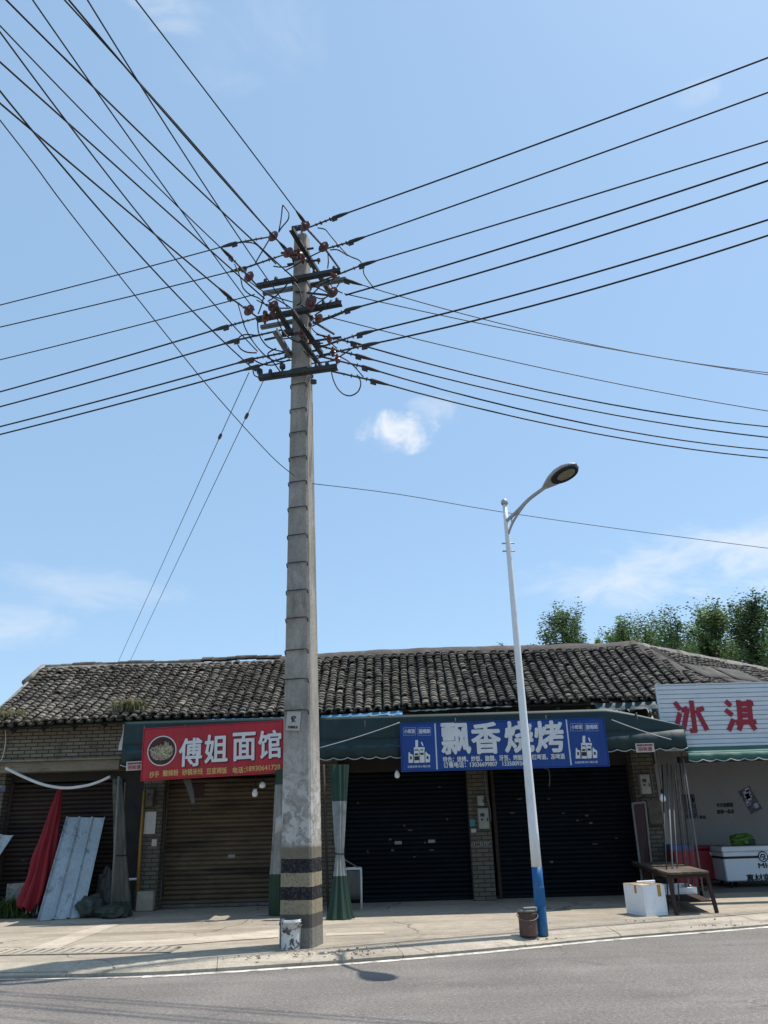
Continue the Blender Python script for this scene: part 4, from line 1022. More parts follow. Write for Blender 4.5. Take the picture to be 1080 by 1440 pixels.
# red crate, its trolley wheels
cr = atZ(973, 1262, KZ); t_ = tray('crate', 'red plastic crate with a blue rim behind the old table', 'crate', V((cr.x, cr.y+.25, KZ+.14)), (.19, 0, 0), (0, .2, 0), .72, .02, 'crate_red')
m1 = MB(); c0 = V((cr.x, cr.y+.25, KZ+.86))
for s in (-1, 1): m1.obox(c0 + V((0, s*.2, -.03)), (.20, 0, 0), (0, .008, 0), (0, 0, .05)); m1.obox(c0 + V((s*.195, 0, -.03)), (.006, 0, 0), (0, .19, 0), (0, 0, .05))
m1.build('rim', 'crate_blue', t_)
m1 = MB(); m1.obox(c0 + V((0, -.203, -.42)), (.13, 0, 0), (0, .003, 0), (0, 0, .05)); m1.build('print', 'letter_white', t_)
t_ = thing('hand_trolley', 'low trolley with black rubber wheels under the red crate', 'trolley', V((cr.x, cr.y+.2, KZ)))
m1 = MB(); m1.obox(V((cr.x, cr.y+.22, KZ+.12)), (.3, 0, 0), (0, .24, 0), (0, 0, .018), .004); m1.build('deck', 'rusty_frame', t_)
for dx in (-.22, .2):
    for dy in (.03, .4):
        m1 = MB(); m1.lathe(V((cr.x+dx-.02, cr.y+dy, KZ+.055)), (1, 0, 0), [(0, .03), (.003, .055), (.037, .055), (.04, .03)], 14); m1.build('wheel', 'rubber', t_)

# freezers inside the ice cream shop
p = atZ(1013, 1243, KZ); Yf = 17.1; x0 = atY(1016, 1200, Yf).x; Wf, Df = 1.5, .62
zt_ = atY(1050, 1190, Yf).z
fz = thing('chest_freezer', 'white chest freezer with a black band and dark lettering in the ice cream shop', 'freezer', V((x0+Wf/2, Yf+Df/2, KZ)))
z0, z1 = KZ+.12, zt_
m1 = MB(); m1.box((x0, Yf, z0), (x0+Wf, Yf+Df, z1-.10), .02); m1.build('cabinet', 'freezer_white', fz)
m1 = MB(); m1.box((x0-.01, Yf-.01, z1-.098), (x0+Wf+.01, Yf+Df+.01, z1), .015); m1.build('lid_frame', 'freezer_white', fz)
m1 = MB(); m1.box((x0+.06, Yf+.05, z1+.001), (x0+Wf-.06, Yf+Df-.05, z1+.012)); m1.build('glass_lid', 'freezer_glass', fz)
zband = z1-.20
m1 = MB(); m1.box((x0-.004, Yf-.005, zband-.025), (x0+Wf, Yf+.0, zband+.02)); m1.box((x0-.005, Yf, zband-.025), (x0-.001, Yf+Df, zband+.02)); m1.build('band', 'ink', fz)
lc = atY(1073, 1206, Yf); lc = V((lc.x, Yf-.006, zband+.0))
m1 = MB(); m1.lathe(lc, (0, -1, 0), [(0, .10), (.004, .10)], 28); em = m1.build('emblem_ring', 'ink', fz)
m1 = MB(); m1.lathe(lc + V((0, -.004, 0)), (0, -1, 0), [(0, .08), (.003, .08)], 28); m1.build('emblem_disc', 'freezer_white', em)
m1 = MB(); m1.tube(smooth_poly([lc + V((dx, -.009, dz)) for dx, dz in ((-.05, -.03), (-.045, .02), (-.01, .045), (.03, .03), (.035, -.005), (.0, -.01), (-.015, .01))], 5), .012, 6); m1.tube([lc + V((dx, -.009, dz)) for dx, dz in ((-.02, -.055), (.02, -.04), (.05, -.045))], .012, 6); m1.build('emblem_figure', 'ink', em)
RX, UZ, NY = V((1, 0, 0)), V((0, 0, 1)), V((0, -1, 0))
text('MIC', .1, 'ink', fz, V((atY(1077, 1217, Yf).x, Yf-.001, atY(1077, 1217, Yf).z)), RX, UZ, NY, 'lettering', .004, .001, (.30, .09))
text('真材实料', .1, 'ink', fz, V((atY(1073, 1234, Yf).x, Yf-.001, atY(1073, 1234, Yf).z)), RX, UZ, NY, 'lettering', .004, .001, (.66, .135))
for dx in (.1, Wf-.1):
    for dy in (.08, Df-.08): m1 = MB(); m1.lathe(V((x0+dx-.02, Yf+dy, KZ+.062)), (1, 0, 0), [(0, .03), (.004, .058), (.036, .058), (.04, .03)], 12); m1.build('caster', 'rubber', fz)
sack('crumpled bright green bag lying on the white freezer', V((atY(1046, 1185, Yf+.2).x, Yf+.25, z1+.012)), .24, .14, .12, 33, 'bag_green', 'plastic_bag')
m1 = MB(); px = atY(1058, 1186, Yf+.1).x; m1.box((px-.06, Yf+.12, z1+.013), (px+.08, Yf+.2, z1+.12), .006); solo(m1, 'carton', 'curtain_green', 'small green carton beside the bright green bag on the freezer', 'carton')
x0r = atY(985, 1200, 17.7).x
rc = thing('drink_cooler', 'dark red drink cooler half hidden behind the white freezer', 'cooler', V((x0r+.4, 18, KZ)))
m1 = MB(); m1.box((x0r-.2, 17.7, KZ+.1), (x0r+.75, 18.3, atY(990, 1190, 17.7).z-.06), .03); m1.build('body', 'cooler_red', rc)
m1 = MB(); m1.box((x0r-.22, 17.68, atY(990, 1190, 17.7).z-.058), (x0r+.77, 18.32, atY(990, 1190, 17.7).z), .02); m1.build('lid', 'cooler_red', rc)
m1 = MB()
for dx, dz, s in ((.3, .62, .1), (.42, .5, .07), (.55, .66, .06)): m1.obox(V((x0r+dx, 17.694, KZ+dz)), (s, 0, s*.3), (0, .004, 0), (-s*.2, 0, s*.45))
m1.build('print', 'letter_white', rc)
m1 = MB()
for dx in (-.1, .65): m1.lathe(V((x0r+dx, 17.78, KZ)), (0, 0, 1), [(0, .03), (.1, .03)], 8)
m1.build('feet', 'rubber', rc)
def poster(label, x, y, wpx, hpx, rot, m):
    YQ = YW-.004; s = (atY(x+1, y, YQ)-atY(x, y, YQ)).length; c_ = atY(x, y, YQ); Rr = V((cos(rot), 0, sin(rot))); Uu = V((-sin(rot), 0, cos(rot)))
    t_ = thing('poster', label, 'poster', c_ - Uu*hpx*s/2); m1 = MB(); m1.obox(c_, Rr*wpx*s/2, V((0, .003, 0)), Uu*hpx*s/2, .02 if rot else .002); m1.build('sheet', m, t_)
    rnd = random.Random(int(x)); m1 = MB()
    for k in range(9):
        u, v = rnd.uniform(-.36, .36), rnd.uniform(-.4, .4); m1.obox(c_ + Rr*u*wpx*s + Uu*v*hpx*s + V((0, -.0045, 0)), Rr*rnd.uniform(.02, .08), V((0, .001, 0)), Uu*rnd.uniform(.01, .05))
    m1.build('picture_blocks', 'letter_pale' if rot else 'pipe_grey', t_)
poster('dark blue square poster low on the white wall inside the ice cream shop', 970, 1134, 18, 32, 0, 'poster_blue')
poster('dark rounded poster hanging tilted on the white wall inside the ice cream shop', 1055, 1125, 19, 33, .38, 'poster_dark')
wt = thing('wall_lettering', 'two short lines of black lettering on the white shop wall between the posters', 'lettering', atY(1019, 1145, YW))
text('今天也要甜', .1, 'ink', wt, atY(1019, 1132, YW-.001), RX, UZ, NY, 'lettering', .004, .001, (.37, .085)); text('加油一点点', .1, 'ink', wt, atY(1020, 1141, YW-.001), RX, UZ, NY, 'lettering', .004, .001, (.38, .085))
wt = thing('wall_lettering', 'tiny black lettering on the white wall right of the square poster', 'lettering', atY(988, 1151, YW))
text('甜品', .1, 'ink', wt, atY(988, 1149, YW-.001), RX, UZ, NY, 'lettering', .003, .001, (.14, .065))

# small metal stand in the dark bay
q = atZ(500, 1281, KZ); sd = thing('metal_stand', 'small white metal stand beside the tied curtain in the dark bay', 'stand', q)
zt2 = atY(498, 1222, q.y).z
for dx, dy in ((-.2, 0), (.1, 0), (-.2, .35), (.1, .35)): m1 = MB(); m1.tube([q + V((dx, dy, 0)), V((q.x+dx, q.y+dy, zt2))], .014, 6); m1.build('leg', 'pipe_white', sd)
m1 = MB(); c_ = [V((q.x+dx, q.y+dy, zt2)) for dx, dy in ((-.2, 0), (.1, 0), (.1, .35), (-.2, .35))]
for a, b in zip(c_, c_[1:]+c_[:1]): m1.tube([a, b], .014, 6)
m1.build('top_frame', 'pipe_white', sd)
m1 = MB(); m1.tube(smooth_poly([c_[0] + V((0, .02, 0)), c_[0] + V((-.02, .02, .17)), c_[0] + V((.06, .02, .13)), c_[1] + V((-.05, .02, .02))], 5), .01, 5); m1.build('handle', 'pipe_grey', sd)
m1 = MB(); m1.grid([[V((q.x-.19 + .28*k/8 , q.y-.016 + .012*sin(k*2.2), zt2-.02-(zt2-KZ-.2)*i/4)) for k in range(9)] for i in range(5)], True, (0, .004, 0)); m1.build('plastic_cover', 'dusty_film', sd)

# ================================================================== BUCKETS
def bucket(name, label, c, r0, r1, h, m, inner, rim_m, extra=None):
    t_ = thing(name, label, 'bucket', c); m1 = MB()
    m1.lathe(c, (0, 0, 1), [(0, r0), (.012, r0+.004), (h*.5, (r0+r1)/2), (h*.9, r1), (h*.9, r1+.012), (h*.93, r1+.012), (h*.93, r1), (h, r1+.006), (h, r1-.008), (h*.8, r1-.012), (h*.3, r0-.004)], 28); m1.build('shell', m, t_)
    m1 = MB(); pts = [c + V((cos(a)*(r1+.018), sin(a)*(r1+.018), h*.9 - .07*abs(sin(a))**.7)) for a in [pi + pi*k/16 for k in range(17)]]; m1.tube(pts, .005, 5); m1.build('bail_handle', 'steel_grey', t_)
    m1 = MB(); m1.lathe(c + V((0, 0, h*.8)), (0, 0, 1), [(0, r1-.014), (.01, r1-.014)], 20); m1.build('contents', inner, t_)
    if extra: extra(t_)
    return t_
cb_ = atZ(407, 1337, KZ); bw = (atY(421, 1300, cb_.y)-atY(392, 1300, cb_.y)).length/2; bh = atY(407, 1294, cb_.y).z-KZ
def smear(t_):
    m1 = MB(); rnd = random.Random(4)
    for a0, z0, dz, da in ((-1.75, .30, .1, .28), (-1.3, .55, .16, .22), (-2.2, .2, .08, .2), (-1.6, .12, .05, .35)):
        r_ = bw*(.93+.07*z0)+.002; rows = [[cb_ + V((cos(a0+da*u)*r_, sin(a0+da*u)*r_, bh*(z0 + dz*v + .02*sin(u*7)))) for u in [k/6-.5 for k in range(7)]] for v in (0, .5, 1)]
        m1.grid(rows, True)
    m1.build('print', 'ink', t_)
bucket('paint_bucket', 'white paint bucket smeared with black at the foot of the concrete pole', cb_ + V((0, bw, 0)), bw*.9, bw, bh, 'bucket_white', 'mortar', None)
cr_ = atZ(746, 1317, KZ); rw = (atY(758, 1300, cr_.y)-atY(732, 1300, cr_.y)).length/2; rh = atY(746, 1283, cr_.y).z-KZ
bucket('paint_bucket', 'reddish brown lidded paint bucket beside the blue lamp post foot', cr_ + V((0, rw, 0)), rw*.97, rw, rh, 'bucket_rust', 'bucket_white', None)
m1 = MB(); m1.lathe(cr_ + V((0, rw, rh+.001)), (0, 0, 1), [(0, rw+.012), (.02, rw+.014), (.025, rw*.8), (.02, .01)], 26); o_ = m1.build('lid', 'mortar', bpy.data.objects['paint_bucket.001'])
m1 = MB(); c_ = cr_ + V((.03, rw-.05, rh+.028)); m1.obox(c_ + V((0, 0, .015)), (.09, .02, 0), (-.012, .05, 0), (0, 0, .014), .006); solo(m1, 'cloth', 'board_stained', 'folded pale rag lying on the lid of the brown bucket', 'rag')

# ================================================================== STREET LAMP
L0 = atZ(763, 1313, KZ); YLm = L0.y
lt = atY(709.5, 708, YLm); zblue = atY(758, 1219, YLm).z
lp = thing('street_lamp', 'tall white street lamp with a blue foot and one curved arm', 'street lamp', L0)
def axis(z): return L0.lerp(lt, (z-L0.z)/(lt.z-L0.z))
def rad(z): f_ = (z-L0.z)/(lt.z-L0.z); return .076*(1-f_)+.036*f_
m1 = MB(); zs = [zblue + (lt.z-zblue)*k/12 for k in range(13)]; m1.tube([axis(z) for z in zs], [rad(z) for z in zs], 20); m1.build('pole', 'lamp_white', lp)
m1 = MB(); zs = [L0.z-.02 + (zblue-L0.z+.02)*k/5 for k in range(6)]; m1.tube([axis(z) for z in zs], [rad(z)+.0015 for z in zs], 20); m1.build('blue_foot', 'lamp_blue', lp)
m1 = MB(); m1.obox(axis(L0.z+.45) + V((.02, -rad(.5)-.001, 0)), (.045, 0, 0), (0, .004, 0), (0, 0, .12), .003); m1.build('access_door', 'lamp_blue', lp)
m1 = MB(); m1.lathe(lt - V((0, 0, .02)), (0, 0, 1), [(0, .05), (.02, .06), (.06, .055), (.09, .035), (.105, .005)], 14); m1.build('cap', 'lamp_metal', lp)
hd = V((2.50, 10.90, 0)) - V((lt.x, lt.y, 0)); hd.z = 0; hd.normalize()
# the arm runs in the upright plane through the pole along hd: pixels -> points on that plane
nP = V((-hd.y, hd.x, 0))
def atArm(x, y): d = ray(x, y); return CAM + d*((lt-CAM).dot(nP)/d.dot(nP))
A0, A1, A2 = atArm(713, 732), atArm(744, 702), atArm(764, 687)
m1 = MB(); m1.tube(smooth_poly([A0, A0.lerp(A1, .5) + V((0, 0, -.01)), A1, A2, A2+(A2-A1)*.3], 5), .030, 10); m1.build('arm', 'lamp_metal', lp)
B0, B1 = atArm(714.5, 752), atArm(721, 735)
m1 = MB(); m1.tube(smooth_poly([B0, B1, atArm(733, 716), A1], 5), .019, 8); m1.tube([atArm(719.5, 728), atArm(720, 737)], .012, 6); m1.build('brace', 'lamp_metal', lp)
m1 = MB()
for y in (764, 775): q = axis(atY(714, y, YLm).z); m1.tube([q - V((.10, 0, 0)), q + V((.10, 0, 0))], .012, 6)
m1.build('pegs', 'lamp_metal', lp)
T2 = atArm(810, 652); dh = (T2-A2); Lh = dh.length; dh.normalize(); sd_ = nP if nP.dot(V((1, 0, 0))) > 0 else -nP
upv = sd_.cross(dh); upv = upv if upv.z > 0 else -upv
prof = [(0, .035, .03), (.06, .055, .04), (.2, .105, .06), (.38, .16, .075), (.6, .195, .08), (.8, .18, .065), (.93, .115, .045), (1, .012, .012)]
m1 = MB(); rows = []
for f_, w_, h_ in prof: rows.append([A2 + dh*Lh*f_ + sd_*w_*cos(2*pi*k/24) + upv*(h_*max(sin(2*pi*k/24), -.35)) for k in range(25)])
m1.grid(rows); hdo = m1.build('lamp_head', 'lamp_metal', lp)
m1 = MB(); pl = []
for k in range(28):
    a = 2*pi*k/28; pl.append(A2 + dh*Lh*(.64+.33*cos(a)) + sd_*(.172*sin(a)) - upv*.030)
m1.prism(pl, -upv*.02); m1.build('bezel', 'lamp_black', hdo)
m1 = MB(); pl = []
for k in range(24):
    a = 2*pi*k/24; pl.append(A2 + dh*Lh*(.68+.22*cos(a)) + sd_*(.105*sin(a)) - upv*.050)
m1.prism(pl, -upv*.006); m1.build('lens', 'lamp_lens', hdo)

# ================================================================== CONCRETE POLE
B0 = atZ(424, 1333, KZ); YPo = B0.y + .18
ztop = atY(424, 335, YPo).z; up_ = thing('utility_pole', 'tall square concrete pole with black and tan bands carrying many crossarms and wires', 'utility pole', V((B0.x, YPo, KZ)))
pb = V((atY(424, 1330, YPo).x, YPo, KZ)); pt_ = V((atY(424.5, 335, YPo).x, YPo, ztop))
yaw = radians(-15); PA, PB = V((cos(yaw), sin(yaw), 0)), V((-sin(yaw), cos(yaw), 0))
def pw(z): f_ = (z-KZ)/(ztop-KZ); return .225*(1-f_) + .118*f_
def pc(z): return pb.lerp(pt_, (z-KZ)/(ztop-KZ))
m1 = MB(); rows = []
for k in range(25):
    z = KZ-.05 + (ztop-KZ+.05)*k/24; c_ = pc(z); w_ = pw(z); b_ = .028; r_ = []
    for sx_, sy_ in ((-1, -1), (1, -1), (1, 1), (-1, 1)):
        p1, p2 = (PA*sx_*(w_-b_) + PB*sy_*w_), (PA*sx_*w_ + PB*sy_*(w_-b_))
        if sx_*sy_ < 0: p1, p2 = p1, p2
        else: p1, p2 = p2, p1
        r_ += [p2, p1] if sx_*sy_ < 0 and False else [p1, p2]
    rows.append([V((c_.x+p.x, c_.y+p.y, z)) for p in r_+[r_[0]]])
m1.grid(rows, False); n = 9; m1.f.append(tuple(24*n+k for k in range(8))); m1.sm.append(False)
m1.build('shaft', 'pole_concrete', up_)
def face(x, y):                                       # a pixel onto the pole's front face
    z = atY(x, y, YPo-.2).z; return z
for y in (540, 575, 608, 643, 678, 714, 753, 792, 831, 870, 915, 956, 1000):
    z = atY(424, y, YPo-.18).z; c_ = pc(z) - PB*pw(z); w_ = pw(z)*.93; d_ = -PB*.03
    m1 = MB(); m1.tube([c_ - PA*w_ + V((0, 0, -.05)), c_ - PA*w_ + d_*.9, c_ - PA*w_*.9 + d_ + V((0, 0, .012)), c_ + PA*w_*.9 + d_ + V((0, 0, .012)), c_ + PA*w_ + d_*.9, c_ + PA*w_ + V((0, 0, -.05))], .0085, 6); m1.build('step_rung', 'steel_dark', up_)

PP = YPo
def zat(y, side=0): return atY(424, y, PP-.1+side*.2).z
def arm(p, q, yc, w=.085, t=.014, m='steel_dark', ang=True, side=-1):
    """a level crossarm between two pixels, at the height where it crosses the shaft"""
    z = zat(yc, side); a, b = atZ(*p, z), atZ(*q, z); m1 = MB()
    if ang: m1.angle_iron(a, b, w, t)
    else: m1.bar(a, b, w, w, (0, 0, 1))
    m1.build('crossarm', m, up_); return a, b
arm((361, 403), (478.5, 381), 392, .072)
arm((369, 413), (486, 393), 404, .06, m='steel_grey', side=1)
arm((360, 450), (480, 427), 438, .072)
arm((366, 461), (440, 447), 453, .055, m='steel_grey', side=1)
arm((363, 532.5), (474, 517), 525, .078)
arm((412, 323), (467, 414), 350, .068)
arm((390, 432), (409, 466), 452, .06)
arm((412, 437), (454, 498), 470, .06)
arm((425, 478), (455, 520), 494, .055)
arm((389, 466), (411, 503), 490, .07, m='steel_grey')
arm((396, 470), (412, 467), 468, .08)
arm((410, 322), (428, 319), 321, .06)
for (a_, b_, yc) in (((395, 356), (441, 349), 353), ((404, 372), (446, 366), 369), ((384, 433), (400, 452), 445), ((440, 452), (470, 470), 460), ((431, 481), (480, 474), 478), ((400, 500), (450, 492), 496), ((415, 410), (470, 416), 413), ((372, 478), (408, 470), 474), ((455, 347), (476, 376), 362), ((430, 320), (452, 344), 332)):
    z = zat(yc); m1 = MB(); m1.bar(atZ(*a_, z), atZ(*b_, z), .028, .028); m1.build('strut', 'steel_dark', up_)
for x, y in ((470, 383), (442, 388), (373, 401), (388, 398), (474, 428), (455, 432), (372, 446), (460, 518), (445, 521), (380, 529), (418, 326), (448, 372), (462, 402), (448, 489), (436, 463)):
    p = atY(x, y-1, PP-.3); m1 = MB(); m1.lathe(p, (0, 0, 1), [(0, .012), (.05, .012), (.055, .034), (.075, .036), (.08, .022), (.1, .032), (.115, .02)], 9); m1.build('pin_insulator', 'polymer_grey', up_)
m1 = MB()
for y in (365, 397, 441, 470, 521):
    z = zat(y); w_ = pw(z)+.006; c_ = pc(z); pl = [c_ + PA*sx_*w_ + PB*sy_*w_ for sx_, sy_ in ((-1, -1), (1, -1), (1, 1), (-1, 1))]
    for a, b in zip(pl, pl[1:]+pl[:1]): m1.bar(a, b, .008, .05, (0, 0, 1))
m1.build('clamp_bands', 'steel_dark', up_)
m1 = MB(); c_ = pc(zat(350)); m1.lathe(V((c_.x, c_.y, ztop-.02)), (0, 0, 1), [(0, .10), (.05, .10), (.06, .03), (.25, .03)], 10); m1.build('top_bracket', 'steel_dark', up_)

DA = (atZ(9, 0, zat(392)) - atZ(420, 397, zat(392))).normalized()       # towards the next pole behind the camera
def disc_insulator(x, y, r=.075, m='ceramic_red', d=None, Y=None):
    p = atY(x, y, Y or PP-.5); d = d or DA; m1 = MB()
    m1.lathe(p - d*.09, d, [(0, .02), (.05, .03), (.07, r*.5), (.078, r*.95), (.09, r), (.096, r*.92), (.098, r*.35), (.125, r*.4), (.13, .03), (.19, .018)], 14); m1.build('disc_insulator', m, up_)
for x, y in ((350, 389), (350, 436), (384, 430), (405, 355), (384, 332), (429, 318), (455, 347), (468, 411)): disc_insulator(x, y, .108)
disc_insulator(437, 424, .12); disc_insulator(448, 447, .08, 'ceramic_orange'); disc_insulator(470, 388, .055, 'ceramic_orange')
for x, y, r in ((412, 360, .07), (420, 356, .07), (426, 364, .06), (385, 440, .07), (375, 445, .06), (372, 449, .05), (437, 432, .07), (468, 495, .05), (474, 505, .05), (463, 478, .05), (424, 470, .07), (428, 478, .06)):
    disc_insulator(x, y, r, 'ceramic_red' if r > .05 else 'ceramic_orange', (DA + V((.5, .3, .2))).normalized())
m1 = MB(); p, q = atY(436, 528, PP), atY(441, 537, PP-.2); m1.tube([p, q], .012, 6); m1.lathe(q - V((0, 0, .03)), (0, 0, 1), [(0, .03), (.01, .055), (.03, .04), (.05, .055), (.06, .03)], 12); m1.build('spool_insulator', 'polymer_grey', up_)
for x, y in ((365, 527), (397, 520)):
    p = atZ(x, y+4, zat(525)); m1 = MB(); m1.lathe(p + V((0, 0, .03)), (0, 0, 1), [(0, .02), (.05, .02), (.055, .05), (.09, .055), (.095, .035), (.12, .05), (.14, .03)], 10); m1.build('pin_insulator', 'polymer_grey', up_)

def cr(px): return px[0]/5.145+330, px[1]/5.145+280
loops = [[(0, 470), (40, 560), (60, 640), (110, 690), (180, 720), (250, 780), (400, 790)],
         [(25, 760), (45, 830), (75, 930), (140, 1040), (230, 1140), (320, 1175), (410, 1165)],
         [(165, 870), (172, 960), (205, 1030), (270, 1085), (410, 1112)],
         [(170, 990), (100, 980), (45, 990), (20, 1035), (40, 1080), (90, 1108), (160, 1112)],
         [(700, 1250), (715, 1310), (745, 1370), (790, 1412), (840, 1422), (890, 1395), (912, 1345), (905, 1300), (885, 1270)],
         [(600, 208), (655, 220), (690, 260), (740, 320), (820, 405), (905, 445), (928, 500), (940, 550), (1000, 635)],
         [(690, 368), (740, 366), (780, 385), (820, 410)],
         [(318, 240), (335, 150), (345, 60), (352, 46), (375, 75), (392, 105), (385, 150), (340, 205), (318, 240)],
         [(640, 1125), (740, 1135), (810, 1165), (870, 1215), (930, 1285)],
         [(280, 485), (330, 492), (380, 488), (430, 470)],
         [(310, 870), (340, 940), (390, 1000), (460, 1035), (560, 1045), (640, 1042)],
         [(255, 285), (210, 360), (160, 445), (150, 465)],
         [(215, 690), (190, 780), (170, 830)],
         [(675, 400), (678, 450), (673, 500)],
         [(430, 600), (470, 660), (480, 740), (450, 770)],
         [(300, 750), (330, 830), (380, 900), (410, 960)],
         [(560, 1050), (640, 1060), (700, 1040), (780, 1010)],
         [(550, 700), (600, 650), (640, 610), (760, 560)],
         [(690, 610), (720, 650), (780, 680)],
         [(560, 920), (640, 880), (720, 850), (800, 815)],
         [(520, 830), (600, 870), (690, 850)],
         [(760, 1140), (820, 1100), (880, 1060)],
         [(130, 1210), (140, 1270), (175, 1290)],
         [(555, 1190), (640, 1180), (740, 1165)],
         [(40, 310), (140, 320), (200, 370), (250, 420), (300, 470)], [(100, 590), (180, 650), (270, 700), (420, 745)], [(160, 730), (220, 760), (300, 770)], [(300, 1000), (360, 1010), (420, 1000)],
         [(240, 690), (330, 740), (410, 790), (450, 850), (520, 940), (600, 1050)], [(440, 480), (500, 560), (560, 620), (640, 660), (700, 690)], [(470, 760), (540, 790), (620, 740), (690, 690)],
         [(420, 560), (360, 640), (300, 700), (240, 740)], [(540, 900), (580, 960), (650, 1000), (740, 1080)], [(120, 1150), (190, 1190), (280, 1200), (400, 1160)], [(330, 1250), (280, 1180), (240, 1120), (300, 1080)],
         [(500, 1100), (560, 1150), (640, 1140), (720, 1100)], [(560, 700), (640, 720), (720, 660), (780, 570)], [(360, 520), (420, 490), (520, 430), (620, 380)], [(590, 830), (640, 800), (700, 730)]]
for k, lp_ in enumerate(loops):
    dY = -.55 + .12*((k*5) % 7)
    m1 = MB(); m1.tube(smooth_poly([atY(*cr(q), PP+dY) for q in lp_], 5), .0115, 6); m1.build('jumper_cable', 'wire_black', up_)

def string(m1, p, q, n=5, r=.036):
    """rod with sheds between p and q"""
    d = (q-p); L_ = d.length; d.normalize(); m1.tube([p, q], .016, 6)
    for k in range(n):
        c_ = p + d*L_*(.3+.55*k/max(1, n-1)); m1.lathe(c_, d, [(0, .014), (.006, r*(1.15 if k % 2 else .85)), (.016, .014)], 8)
def clamp(m1, p, d, L_=.34):
    d = d.normalized(); m1.lathe(p, d, [(0, .018), (.03, .032), (L_*.5, .034), (L_*.8, .024), (L_, .015)], 8)
    m1.obox(p + d*.06 + V((0, 0, -.045)), d*.05, V((0, 0, .03)), d.cross(V((0, 0, 1)))*.012)

# ================================================================== WIRES
def wire(label, group, start, end, mid=None, r=.0125, drop=.0, beyond=14., cat='power wire', fit=True, tail=None, name='power_wire', dY=-.3, hw=None):
    """a wire from the pole to the frame edge and on past it: it hangs in one upright plane, nearly level (drop = fall to the frame edge)"""
    S = atY(*start, PP+dY); E_ = atZ(*end, S.z - drop)
    h = V((E_.x-S.x, E_.y-S.y, 0)); Lh_ = h.length; h.normalize(); nn = V((-h.y, h.x, 0))
    if mid: d = ray(*mid); M_ = CAM + d*((S-CAM).dot(nn)/d.dot(nn)); tm = (M_-S).dot(h)
    else: tm = Lh_*.5; M_ = S.lerp(E_, .5) - V((0, 0, .0025*Lh_*Lh_*.25))
    # parabola through the three points
    a = ((M_.z-S.z)/tm - (E_.z-S.z)/Lh_)/(tm-Lh_); a = max(-.02, min(.03, a)); b = (E_.z-S.z)/Lh_ - a*Lh_
    pts = [S + h*t_ + V((0, 0, a*t_*t_ + b*t_)) for t_ in [(Lh_+beyond)*k/40 for k in range(41)]]
    root = thing(name, label, cat, S, group); m1 = MB(); m1.tube(pts, r*1.12, 6); m1.build('conductor', 'wire_black', root)
    if hw:
        d_ = (pts[1]-pts[0]).normalized(); kind, tp = hw
        T = atY(*tp, PP) if tp else S - d_*.9
        m2 = MB(); clamp(m2, S - d_*.05, d_); m2.build('strain_clamp', 'steel_dark', root)
        m2 = MB(); string(m2, T, S, kind); m2.build('string_insulator', 'polymer_grey', root)
    return S, E_
GA, GB, GC, GD = 'wires running overhead to the upper left', 'wires running left from the pole', 'wires rising right from the pole', 'wires falling right from the pole'
nA = ['first', 'second', 'third', 'fourth', 'fifth', 'sixth', 'seventh', 'eighth', 'ninth', 'tenth', 'eleventh']
# counted along the frame edge, from the top right round the corner to the lower left
A = [((428, 312), (191, 0), (296, 137), .0105, (429, 318)), ((404, 432), (123, 0), (185, 100), .009, None), ((405, 354), (97, 0), (200, 122), .013, (412, 358)), ((383, 331), (91, 0), (185, 104), .012, None),
     ((358, 436), (46, 0), (131, 122), .009, None), ((420, 397), (9, 0), (131, 122), .012, None), ((325, 362), (0, 36), (148, 189), .010, (362, 402)), ((362, 494), (0, 45), (194, 300), .009, None),
     ((372, 420), (0, 87), (107, 183), .012, None), ((360, 522), (0, 128), (144, 300), .010, None), ((323, 418), (0, 145), (183, 300), .013, (362, 446))]
for k, (s, e, m_, r, tp) in enumerate(A):
    wire(f'black overhead wire to the upper left, {nA[k]} counted along the frame edge from the top', GA, s, e, m_, r, hw=(4, tp) if tp else None, beyond=10)
Bw = [((331, 342), (0, 429), (384, 332), .010), ((344, 377), (0, 460), (405, 356), .010), ((358, 414), (0, 506), None, .0095), ((319, 459), (0, 551), (362, 447), .013), ((334, 478), (0, 572), (396, 464), .013), ((354, 505), (0, 600), (410, 494), .013), ((362, 515), (0, 611), (410, 500), .013)]
for k, (s, e, tp, r) in enumerate(Bw):
    wire(f'black wire running left from the pole, {nA[k]} of seven from the top', GB, s, e, None, r, hw=(5, tp) if tp else None, beyond=20, dY=-.1)
Cw = [((470, 306), (1080, 81), (434, 320), (760, 201), .0125), ((493, 340), (1080, 130), (458, 350), (760, 246), .0115), ((508, 373), (1080, 198), (440, 400), (760, 297), .0115), ((486, 415), (1080, 228), None, (760, 332), .013), ((488, 436), (1080, 254), (440, 455), (760, 358), .013), ((505, 470), (1080, 309), (445, 490), (760, 405), .013), ((512, 486), (1080, 331), (450, 500), (760, 427), .013)]
for k, (s, e, tp, m_, r) in enumerate(Cw):
    wire(f'black wire rising to the right edge, {nA[k]} of seven from the top', GC, s, e, m_, r, hw=(4, tp) if tp else None, beyond=8, dY=-.4)
Dw = [((487, 394), (1080, 524), (486, 393), (855, 489), .008), ((484, 413), (1080, 527), None, (855, 490), .008), ((467, 447), (1080, 578), None, (760, 517), .008), ((496, 482), (1080, 600), (445, 470), (760, 549), .012), ((503, 500), (1080, 615), (440, 484), (760, 563), .012), ((512, 516), (1080, 633), (445, 500), (760, 582), .012), ((524, 535), (1080, 644), (466, 522), (760, 594), .012)]
for k, (s, e, tp, m_, r) in enumerate(Dw):
    wire(f'dark wire falling to the right edge, {nA[k]} of seven from the top', GD, s, e, m_, r, hw=(4, tp) if tp else None, beyond=20, dY=-.1, drop=.4)
